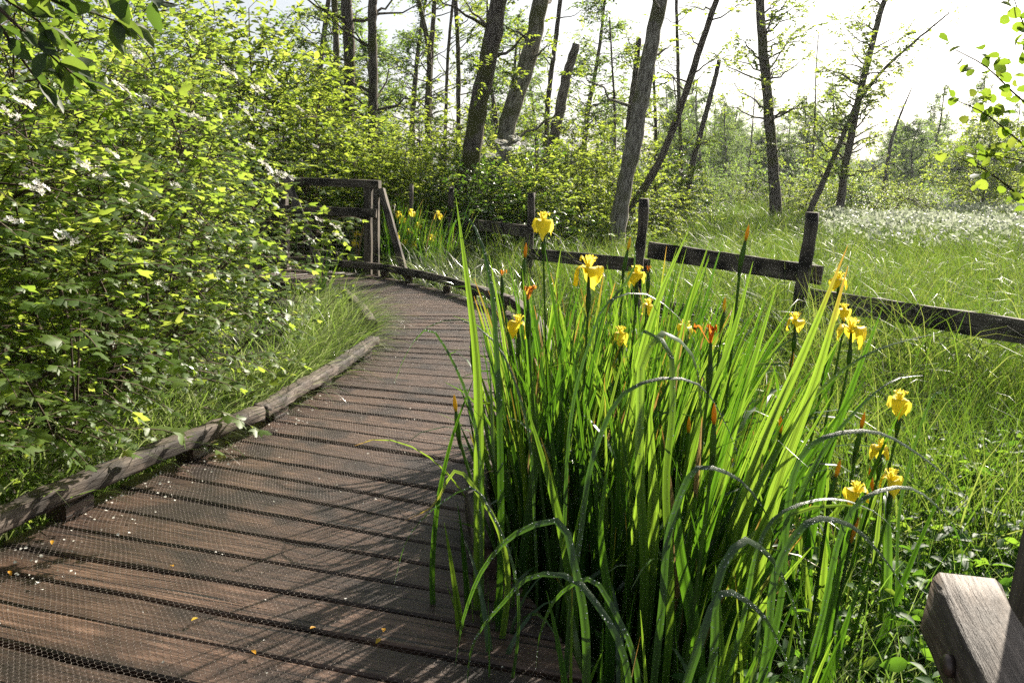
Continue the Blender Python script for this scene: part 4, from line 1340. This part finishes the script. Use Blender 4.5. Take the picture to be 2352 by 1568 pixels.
    b = patch(r, 3000, -4.4, -1.0, 1.2, 9.0, lambda x, y: x < np.interp(y, PL[:, 1], PL[:, 0]) - .06)
    n = len(b)
    blades(mb, b, r.random(n) * 6.28, .1 + .4 * r.random(n), .3 + 1.6 * r.random(n), 1.2 + r.random(n), .25 + .4 * r.random(n), .004 + .006 * r.random(n), 6, 1.0, r=r)
    tag(mb.build('shade_grass', M['sedge']), 'loose grass in the shade under the left shrubs', 'grass', kind='stuff')


make_grass()


def make_litter():
    r = np.random.default_rng(50)
    mb = MB()
    n = 190
    s = r.uniform(PS[2] + .3, PS[6], n)
    w = np.abs(.03 + .16 * r.random(n) ** 1.6)
    p = deck_pt(s, w, .010)
    leaves(mb, p, r.standard_normal((n, 3)) * np.array([1, 1, .2]), np.array([0, 0, 1.0]) + .4 * r.standard_normal((n, 3)), .006 + .006 * r.random(n), ROUND, .5 + .5 * r.random(n))
    n = 90
    p = deck_pt(r.uniform(PS[2], PS[8], n), r.uniform(.1, .9, n), .010)
    leaves(mb, p, r.standard_normal((n, 3)) * np.array([1, 1, .2]), np.array([0, 0, 1.0]) + .4 * r.standard_normal((n, 3)), .004 + .006 * r.random(n), ROUND, r.random(n))
    tag(mb.build('fallen_petals', M['floret']), 'scatter of tiny fallen white petals along the left side of the deck', 'petals', kind='stuff')
    tv = [(20, 1310, 'pale'), (455, 1418, 'curled'), (712, 1443, 'yellow'), (578, 1492, 'curled'), (398, 1300, 'pale'), (875, 1465, 'brown'), (880, 1450, 'yellow'), (120, 1240, 'brown')]
    for x, y, what in tv:
        mb = MB()
        p = pz(x, y, .012)
        leaves(mb, p[None], r.standard_normal((1, 3)) * np.array([1, 1, .1]), np.array([[.1, .1, 1.0]]), np.array([.022]), OVAL, np.array([r.random()]))
        place = 'left edge of the picture' if x < 200 else ('middle of the lit planks' if x < 600 else 'edge of the dark shadow')
        tag(mb.build('fallen_leaf', M['bud']), f'small {what} fallen leaf on the netted deck near the {place}', 'fallen leaf', 'fallen leaves on the deck')


make_litter()

exec_marks = 2
# ------------------------------------------------------------------ trees
def polyline_px(pts, Y):
    return np.array([px(x, y, Y) for x, y in pts])


def trunk_mesh(mb, P, r0, r1, r, n=40, k=14, rough=.05):
    c = smooth_curve(P, n)
    c[1:-1] += r.standard_normal((n - 2, 3)) * r0 * .05
    s = np.linspace(0, 1, n)
    rad = r0 + (r1 - r0) * s + r0 * .35 * np.exp(-s * 14)
    rad = rad * (1 + rough * r.standard_normal(n))
    tubes(mb, c[None], rad[None], k, np.array([r.random()]), cap=True)
    return c, rad


def limbs(wood, leaf, r, c, rad, n, s0, s1, length, nl, leaf_len, tpl, twl, per=9, rise=.5, bare=0, tone0=.5):
    """Side branches between the fractions s0 and s1 of a trunk, each with leafy twigs."""
    m = len(c)
    idx = r.integers(int(s0 * (m - 1)), max(int(s1 * (m - 1)), int(s0 * (m - 1)) + 1) + 1, n)
    az = r.random(n) * 6.283
    L = length * (.5 + .8 * r.random(n))
    d = unit(np.stack([np.cos(az), np.sin(az), rise * (.4 + .9 * r.random(n))], -1))
    s = np.linspace(0, 1, 7)
    cen = c[idx][:, None] + d[:, None] * (L[:, None] * s)[..., None]
    cen[:, :, 2] += (.10 * L)[:, None] * s ** 2
    cen[:, 1:] += r.standard_normal((n, 6, 3)) * (.03 * L)[:, None, None]
    tubes(wood, cen, np.minimum(rad[idx] * .3, .035)[:, None] * (1 - .8 * s)[None], 5)
    if nl:
        u = np.repeat(np.arange(n), per)
        q = np.clip((2 + 5 * r.random(len(u)) ** .7).astype(int), 0, 6)
        b = cen[u, q] + r.standard_normal((len(u), 3)) * .05 * length
        dd = d[u] + r.standard_normal((len(u), 3)) * .7
        tone = np.clip(np.repeat(tone0 + .25 * r.standard_normal(n), per), 0, 1)
        twig_sprays(wood, leaf, b, dd, twl, nl, leaf_len, tpl, r, .15, .003, .7, tone=tone)


def hero_tree(name, label, cat, pts, Y, r0, r1, mat, r, crown=None, group=None, foot=True):
    P = polyline_px(pts, Y)
    z = float(ground_z(P[0][0], Y))
    if foot and P[0][2] > z - .1:
        d = P[0] - P[1]
        P = np.concatenate([[[P[0][0] + d[0] / max(-d[2], .05) * min(P[0][2] - z + .15, .8) * .6, Y, z - .15]], P])
    t = thing(name, label, cat, (P[0][0], Y, z), group)
    tm, bm_, lm = MB(), MB(), MB()
    c, rad = trunk_mesh(tm, P, r0, r1, r)
    tm.build('trunk', mat, t)
    if crown:
        for cw in crown: limbs(bm_, lm, r, c, rad, **cw)
        if bm_.n: bm_.build('branches', mat, t)
        if lm.n: lm.build('crown', M['bush'], t)
    return t


def make_hero_trees():
    r = np.random.default_rng(61)
    sm = dict(nl=10, leaf_len=.085, tpl=OVAL, twl=.34)
    hi = lambda n, a, b, L, per=8, **k: dict(n=n, s0=a, s1=b, length=L, per=per, **{**sm, **k})
    td, tg, sn = M['trunk_dark'], M['trunk_grey'], M['snag']
    hero_tree('leaning_tree', 'thick dark leaning trunk with a peeled strip at its foot, rising behind the railing', 'tree', [(1058, 470), (1080, 370), (1098, 256), (1122, 130), (1146, 0), (1180, -220), (1205, -420)], 14.0, .165, .12, td, r,
              [hi(14, .62, 1, 1.6), hi(5, .35, .6, 1.0, 6)])
    hero_tree('leaning_tree', 'thick mossy grey trunk just right of the darkest leaning trunk', 'tree', [(1120, 490), (1148, 385), (1175, 256), (1211, 146), (1243, 0), (1280, -200), (1300, -420)], 15.0, .165, .12, tg, r,
              [hi(14, .6, 1, 1.6), hi(8, .30, .6, 1.0, 7)])
    hero_tree('leaning_tree', 'pale lichen spotted trunk standing behind the second fence post', 'tree', [(1424, 485), (1442, 390), (1468, 262), (1492, 120), (1517, 0), (1550, -200), (1570, -400)], 14.0, .145, .11, tg, r,
              [hi(12, .6, 1, 1.5), hi(4, .4, .6, .9, 6)])
    hero_tree('slender_tree', 'slender dark trunk curving up to the right behind the pale lichen trunk', 'tree', [(1452, 480), (1505, 390), (1560, 258), (1602, 130), (1646, 0), (1690, -120)], 15.5, .075, .05, td, r, [hi(8, .5, 1, 1.0, 5), hi(3, .35, .5, .4, 3)])
    hero_tree('tree_snag', 'tall broken grey snag with leafy growth round its foot', 'dead tree', [(1262, 370), (1280, 280), (1300, 185), (1324, 102)], 17.0, .15, .085, sn, r, [hi(10, .0, .5, .6, 7)])
    hero_tree('tree_snag', 'thin leaning broken snag against the white sky, leaves on its lower half', 'dead tree', [(1592, 370), (1615, 285), (1636, 205), (1652, 138)], 22.0, .085, .055, td, r, [hi(9, .0, .55, .5, 6)])
    hero_tree('tree_snag', 'narrow dead trunk between the broken grey snag and the pale lichen trunk', 'dead tree', [(1440, 400), (1447, 260), (1460, 160), (1468, 88)], 19.0, .09, .06, td, r, [hi(10, .1, .9, .7, 6)])
    hero_tree('tall_tree', 'single dark tall trunk at the meadow edge with foliage along its right side', 'tree', [(1782, 490), (1776, 380), (1766, 260), (1755, 130), (1745, 0), (1738, -150), (1735, -320)], 26.0, .17, .11, td, r,
              [hi(44, .35, 1, 1.4, 11, leaf_len=.11), hi(8, .15, .4, .8, 6)])
    hero_tree('forked_tree', 'leaning forked tree at the right of the meadow, its upright stem', 'tree', [(1938, 410), (1955, 310), (1975, 215), (2003, 100), (2034, -10), (2060, -130)], 26.0, .13, .07, td, r,
              [hi(40, .3, .95, 1.2, 10, leaf_len=.11), hi(10, .2, .5, 1.2, 9)])
    hero_tree('forked_tree', 'leaning tree whose long bare branch reaches up right across the white sky', 'tree', [(1858, 490), (1890, 420), (1925, 340), (1965, 245), (2020, 170), (2090, 105), (2180, 30)], 25.7, .10, .02, td, r,
              [hi(30, .25, .8, .9, 9, leaf_len=.10), hi(6, .85, 1, .5, 3)])
    hero_tree('tree_snag', 'small forked dead tree over the far wood at right', 'dead tree', [(2036, 390), (2046, 330), (2062, 280), (2094, 203)], 34.0, .13, .02, sn, r, [dict(n=5, s0=.5, s1=.9, length=.9, nl=0, leaf_len=.08, tpl=OVAL, twl=.2)])
    for pts, Y, a, b, lab in [([(800, 300), (803, 120), (795, -10), (792, -150)], 17, .13, .10, 'dark straight trunk above the left shrubs, left of the pair'),
                              ([(856, 330), (857, 180), (855, 60), (862, -120)], 16.5, .10, .08, 'dark straight trunk above the left shrubs, right of the pair'),
                              ([(770, 300), (772, 90), (765, -60)], 20, .09, .07, 'narrow trunk behind the left shrubs beside the dark pair')]:
        hero_tree('straight_tree', lab, 'tree', pts, Y, a, b, td, r, [hi(12, .3, 1, 1.3, 6), hi(8, .1, .5, .9, 6)])
    for pts, Y, a, b, lab in [([(985, 400), (982, 240), (985, 120), (962, 0), (950, -100)], 21, .085, .05, 'slim forking tree above the railing, left stem'), ([(988, 400), (986, 240), (990, 130), (998, 0), (1004, -100)], 21.1, .08, .05, 'slim forking tree above the railing, right stem'),
                              ([(1053, 400), (1053, 270), (1052, 120), (1046, 0), (1040, -100)], 19, .065, .04, 'slim straight tree just left of the thick dark leaning trunk'), ([(1022, 420), (1024, 250), (1030, 110), (1040, 10), (1050, -80)], 20, .05, .03, 'thinnest of the slim trees left of the thick dark leaning trunk'),
                              ([(1255, 400), (1258, 240), (1275, 100), (1290, -20), (1310, -150)], 20, .07, .045, 'slim tree rising between the mossy trunk and the broken snag'), ([(1565, 400), (1560, 250), (1556, 110), (1552, -60)], 24, .06, .04, 'slim leafy tree behind the slender curving trunk'),
                              ([(1410, 420), (1412, 260), (1405, 130), (1400, 40)], 23, .045, .02, 'thin feathery tree between the snag and the lichen trunk'), ([(1505, 420), (1506, 280), (1502, 190), (1500, 120)], 21, .05, .03, 'thin dark pole tree right of the lichen trunk'),
                              ([(1865, 400), (1872, 260), (1875, 150), (1880, 80)], 38, .06, .02, 'bare thin sapling left of the forked trees'), ([(1715, 430), (1725, 330), (1735, 200)], 40, .05, .02, 'bare thin sapling left of the single tall trunk')]:
        hero_tree('slim_tree', lab, 'tree', pts, Y, a, b, td, r, [hi(18, .35, 1, 1.2, 5, leaf_len=.07)], 'slim trees at the wood edge')


make_hero_trees()


def template_tree(r, h, spread, n, leaf_len, at, conic=.6, tpl=QUADL, mat='forest', per=22, s0=.22):
    """A forest tree at the point at: leaning trunk, limbs and layered airy foliage."""
    t = thing('forest_tree', 'tree', 'tree', at, None)
    tm, bm_, lm = MB(), MB(), MB()
    base = np.array(at, float)
    P = np.array([base + (0, 0, -.2), base + (r.normal() * .02 * h, r.normal() * .02 * h, .35 * h), base + (r.normal() * .04 * h, 0, .7 * h), base + (r.normal() * .05 * h, r.normal() * .04 * h, h)])
    c, rad = trunk_mesh(tm, P, .014 * h + .02, .004 * h, r, 24, 7)
    tm.build('trunk', M['trunk_dark'], t)
    for a in np.linspace(s0, .98, 15):
        prof = (.25 + .75 * math.sin(math.pi * min(1, a * .92 + .05))) * (.55 + .7 * r.random())
        limbs(bm_, lm, r, c, rad, n=max(3, int(n * (.6 + .8 * prof))), s0=a - .03, s1=a + .02, length=spread * prof, nl=6, leaf_len=leaf_len, tpl=tpl, twl=.35, per=per, rise=.35, tone0=r.uniform(.3, .7))
    bm_.build('branches', M['trunk_dark'], t)
    lm.build('crown', M[mat], t)
    return t


def make_forest():
    r = np.random.default_rng(71)
    prot = []
    for k, (h, sp_, n) in enumerate([(8.0, 1.7, 5), (9.5, 1.5, 4), (7.0, 2.1, 6), (10.5, 1.4, 4), (6.0, 1.5, 5)]):
        x, y = [-16, 34, 21, 14, 27][k], [42, 52, 62, 75, 58][k]
        prot.append(template_tree(r, h, sp_, n, .15, (x, y, float(ground_z(x, y)))))
    FG = 'distant trees of the far wood'
    FL = 'airy green tree in the far wood behind the meadow'
    for p in prot: tag(p, FL, None, FG)
    spots = []
    for k in range(100):          # the far wood, right
        Y = r.uniform(58, 105)
        x = r.uniform(1480, 2500)
        spots.append((px(x, 430, Y)[0], Y, r.uniform(.62, 1.0) * (.75 + Y / 250)))
    for k in range(9):          # left and centre
        Y = r.uniform(30, 70)
        x = r.uniform(650, 1500)
        spots.append((px(x, 400, Y)[0], Y, r.uniform(.7, 1.05)))
    for x, y, s in spots:
        copy_tree(prot[r.integers(5)], (x, y, float(ground_z(x, y))), r.random() * 6.28, s)
    # taller slender ones between
    for k in range(5):
        Y = r.uniform(26, 40); x = r.uniform(620, 1420)
        X = px(x, 400, Y)[0]
        copy_tree(prot[[1, 3][k % 2]], (X, Y, float(ground_z(X, Y))), r.random() * 6.28, r.uniform(.8, 1.1))


make_forest()


def make_bushes():
    r = np.random.default_rng(81)
    prot = []
    for k, (rx, ry, h, n, ll, tp, mat, nm, lab) in enumerate([
            (1.1, 1.1, 2.3, 420, .105, OVAL, 'bush', 'wild_bush', 'mid green bush in the thicket behind the fence'),
            (1.0, 1.0, 2.7, 430, .092, OVAL, 'bush', 'wild_bush', 'upright pale green bush in the thicket behind the fence'),
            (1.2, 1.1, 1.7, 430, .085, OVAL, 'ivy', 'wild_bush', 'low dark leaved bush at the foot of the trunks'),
            (1.3, 1.3, 2.2, 430, .125, QUADL, 'forest', 'wild_bush', 'soft green bush at the far edge of the meadow')]):
        at = [(px(1000, 400, 15.5)[0], 15.5), (px(1330, 400, 16.5)[0], 16.5), (px(1110, 450, 13.6)[0], 13.6), (px(1700, 430, 36)[0], 36.0)][k]
        z = float(ground_z(*at))
        t = thing(nm, lab, 'bush', (at[0], at[1], z), ['thicket behind the fence', 'thicket behind the fence', 'dark bushes at the foot of the trunks', 'bushes at the far edge of the meadow'][k])
        w, l = bush_parts(r, (at[0], at[1], z), rx, ry, h, n, ll, tp, .32, 8, z0=0, inner=.35, stems=14, stem_r=.02, tr=.003)
        w.build('branches', M['twig'], t); l.build('foliage', M[mat], t)
        prot.append(t)
    spots = []
    for x, Y, s, k in [(700, 13.2, 1.1, 1), (760, 14.5, 1.0, 0), (820, 13.6, .85, 1), (880, 14.8, .85, 0), (935, 13.8, .8, 0), (980, 14.2, .75, 1), (640, 15, 1.5, 0), (560, 14, 1.5, 1), (480, 15, 1.7, 0),
                       (845, 17, 1.0, 1), (740, 17.5, 1.2, 0), (920, 17.5, .9, 1), (1040, 17, 1.1, 0), (1010, 13.6, .75, 2), (1065, 13.2, .75, 2), (1140, 13.2, .95, 2), (1195, 13.9, 1.0, 2), (1160, 14.6, 1.15, 2), (1230, 14.2, .95, 0),
                       (1275, 14.4, .9, 1), (1315, 15.2, .8, 0), (1370, 15.8, .85, 1), (1405, 15.0, .7, 0), (1350, 13.8, .5, 0), (1250, 13.0, .5, 2), (1380, 14.2, .45, 3), (1440, 17, .9, 1), (1490, 18, .9, 0), (1250, 17.5, 1.1, 1), (1180, 18, 1.1, 0), (1100, 18, 1.2, 1),
                       (1330, 19, 1.1, 0), (1400, 20, 1.1, 1), (1520, 21, 1.0, 0)]:
        if len(spots) % 5 != 4 or x < 1000: spots.append((px(x, 420, Y)[0], Y, s * (.92 if x > 1000 else 1), k))
        else: spots.append((px(x, 420, Y)[0], Y + 3, s * .6, k))
    for x, Y, s, k in [(1560, 24, 1.0, 2), (1530, 25, 1.1, 2), (1600, 27, .95, 0), (1640, 29, .9, 3), (1690, 30, 1.0, 0), (1735, 31, 1.0, 3), (1810, 28, .9, 1), (1840, 30, 1.05, 3), (1880, 29, .95, 0), (1920, 31, 1.2, 3), (1945, 28, .95, 2), (1985, 28.5, 1.05, 2),
                       (2030, 30, 1.1, 0), (2075, 31, 1.0, 3), (2105, 29, .8, 3), (2180, 33, .9, 3), (2330, 33, 1.1, 3), (2380, 36, 1.3, 0), (2290, 37, 1.2, 3), (2140, 37, 1.2, 3), (1770, 37, 1.3, 0), (1660, 38, 1.4, 3), (1610, 40, 1.5, 3),
                       (1990, 38, 1.4, 3), (2060, 42, 1.5, 3), (1880, 41, 1.5, 0), (2220, 44, 1.5, 3), (2350, 46, 1.6, 3), (1560, 34, 1.3, 3), (2440, 33, 1.2, 3)]:
        Y = Y + (Y - 26) * .8; spots.append((px(x, 440, Y)[0], Y, s * r.uniform(.5, .95), k))
    for x, y, s, k in spots:
        copy_tree(prot[k], (x, y, float(ground_z(x, y))), r.random() * 6.28, s)
    # white flowering bush beside the meadow, behind the curving slender trunk
    p = px(1555, 440, 23.0); z = float(ground_z(p[0], 23.0))
    t = thing('blossoming_bush', 'dark bush topped with flat white blossom at the left end of the meadow', 'bush', (p[0], 23.0, z))
    w, l = bush_parts(r, (p[0], 23.0, z), .85, .8, 1.9, 420, .075, OVAL, .3, 8, stems=12)
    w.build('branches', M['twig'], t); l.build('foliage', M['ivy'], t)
    mb = MB()
    for k in range(46):
        a = r.random() * 6.28; q = r.random() ** .5
        corymb(mb, np.array([p[0] + .85 * q * math.cos(a), 23 + .8 * q * math.sin(a), z + 1.05 + .85 * math.sqrt(max(0, 1 - q * q)) + .05 * r.normal()]), np.array([.2, -.2, 1]) + .3 * r.standard_normal(3), .07, r)
    mb.build('blossom', M['floret'], t)
    p = px(1180, 360, 13.4); z = float(ground_z(p[0], 13.4))
    t = thing('blossoming_bush', 'bush with flat white flower heads between the two thick leaning trunks', 'bush', (p[0], 13.4, z))
    w, l = bush_parts(r, (p[0], 13.4, z), .6, .5, 2.0, 260, .065, OVAL, .28, 8, stems=10)
    w.build('branches', M['twig'], t); l.build('foliage', M['bush'], t)
    for hx, hy in [(1185, 315), (1150, 325), (1130, 355), (1205, 330), (1165, 340)]:
        mb = MB(); corymb(mb, px(hx, hy, 13.0), np.array([.1, -.3, 1]), .10, r); mb.build('flower_head', M['floret'], t)
    # the bushy young tree at the right, and the wide low tree under the forked pair
    p = px(2262, 470, 31.0); z = float(ground_z(p[0], 31.0))
    t = template_tree(r, 3.9, 1.7, 7, .11, (p[0], 31.0, z), .5, OVAL, 'bush', 13, .12)
    tag(t, 'round bushy young tree standing alone in front of the far wood at right', 'tree')
    p = px(2005, 470, 27.5); z = float(ground_z(p[0], 27.5))
    t = thing('spreading_bush', 'wide spreading dark green bush under the forked trees', 'bush', (p[0], 27.5, z))
    w, l = bush_parts(r, (p[0], 27.5, z), 1.9, 1.3, 1.9, 900, .085, OVAL, .4, 8, stems=16, stem_r=.03)
    w.build('branches', M['twig'], t); l.build('foliage', M['bush'], t)


make_bushes()


# ------------------------------------------------------------------ branches that reach into the picture
def make_near_branches():
    r = np.random.default_rng(91)
    # sallow at the upper left: stem just outside the frame
    t = thing('sallow_bush', 'sallow with large grey green oval leaves hanging into the upper left corner', 'bush', (-2.05, 1.75, -.38))
    wd, lf = MB(), MB()
    top = px(-60, -60, 2.1)
    s = np.linspace(0, 1, 12)
    foot = np.array([-2.05, 1.75, -.45])
    c = foot + (top - foot) * s[:, None]; c[:, 0] -= .12 * np.sin(np.pi * s)
    tubes(wd, c[None], (.018 - .010 * s)[None], 7)
    for pts in [[(-60, -60), (60, -20), (180, 20), (300, 60)], [(-60, -40), (40, 60), (120, 130), (190, 190)], [(-60, -60), (100, -60), (260, -20), (400, 10)], [(-60, -30), (0, 60), (60, 150), (110, 215)], [(-60, -50), (30, 10), (90, 50), (150, 100)]]:
        q = smooth_curve([px(x, y, 2.1 + .05 * i) for i, (x, y) in enumerate(pts)], 10)
        tubes(wd, q[None], (.006 - .004 * np.linspace(0, 1, 10))[None], 5)
        b = q[r.integers(3, 10, 13)]
        n = len(b)
        f = np.array([.5, .2, -.55]) + .55 * r.standard_normal((n, 3))
        leaves(lf, b, f, np.array([.1, -.5, .8]) + .5 * r.standard_normal((n, 3)), .055 + .035 * r.random(n), OVAL, r.random(n))
    wd.build('branches', M['twig'], t); lf.build('foliage', M['willow'], t)
    # alder shoots from the right
    t = thing('alder_sapling', 'alder shoots with round yellow green leaves reaching in from the right edge', 'tree', (2.25, 2.75, -.38))
    wd, lf = MB(), MB()
    foot = np.array([2.25, 2.75, -.45])
    top = px(2560, -150, 2.75)
    c = foot + (top - foot) * s[:, None]; c[:, 0] += .10 * np.sin(np.pi * s)
    tubes(wd, c[None], (.014 - .009 * s)[None], 7)
    for pts, n in [([(2520, 420), (2420, 330), (2330, 255), (2260, 190), (2195, 155)], 24), ([(2520, 520), (2420, 430), (2330, 355), (2260, 300), (2200, 272)], 26), ([(2520, 640), (2440, 520), (2370, 420), (2300, 400), (2240, 395)], 22),
                   ([(2520, 560), (2420, 540), (2330, 480), (2270, 435), (2195, 400)], 15), ([(2500, 300), (2420, 200), (2370, 130), (2340, 70), (2330, 40)], 20)]:
        # the last shoots hang lower along the right edge
        q = smooth_curve([px(x, y - 40, 2.75 - .04 * i) for i, (x, y) in enumerate(pts)], 16)
        tubes(wd, q[None], (.0045 - .003 * np.linspace(0, 1, 16))[None], 5)
        n = int(n * 1.9)
        k = r.integers(3, 16, n)
        b = q[k] + r.standard_normal((n, 3)) * .024
        f = np.array([-.4, -.1, .2]) + .8 * r.standard_normal((n, 3))
        leaves(lf, b, f, np.array([.3, .3, .8]) + .55 * r.standard_normal((n, 3)), .027 + .018 * r.random(n), ROUND, r.random(n))
    wd.build('branches', M['twig'], t); lf.build('foliage', M['alder'], t)


make_near_branches()


# ------------------------------------------------------------------ morning haze
def make_haze():
    mb = MB()
    x0, x1, y0, y1, z0, z1 = -120, 140, -8, 160, -4.0, 16.0
    v = np.array([(x, y, z) for z in (z0, z1) for x, y in ((x0, y0), (x1, y0), (x1, y1), (x0, y1))])
    mb.add(v, np.array([(3, 2, 1, 0), (4, 5, 6, 7), (0, 1, 5, 4), (1, 2, 6, 5), (2, 3, 7, 6), (3, 0, 4, 7)]))
    m, nt, out = new_mat('haze')
    pv = nt.nodes.new('ShaderNodeVolumePrincipled')
    pv.inputs['Color'].default_value = (.86, .93, 1.0, 1)
    pv.inputs['Density'].default_value = 0.00028
    pv.inputs['Anisotropy'].default_value = 0.45
    nt.links.new(pv.outputs[0], out.inputs['Volume'])
    o = mb.build('haze', m, None, False)
    tag(o, 'thin pale morning haze over the marsh', 'haze', kind='stuff')


make_haze()
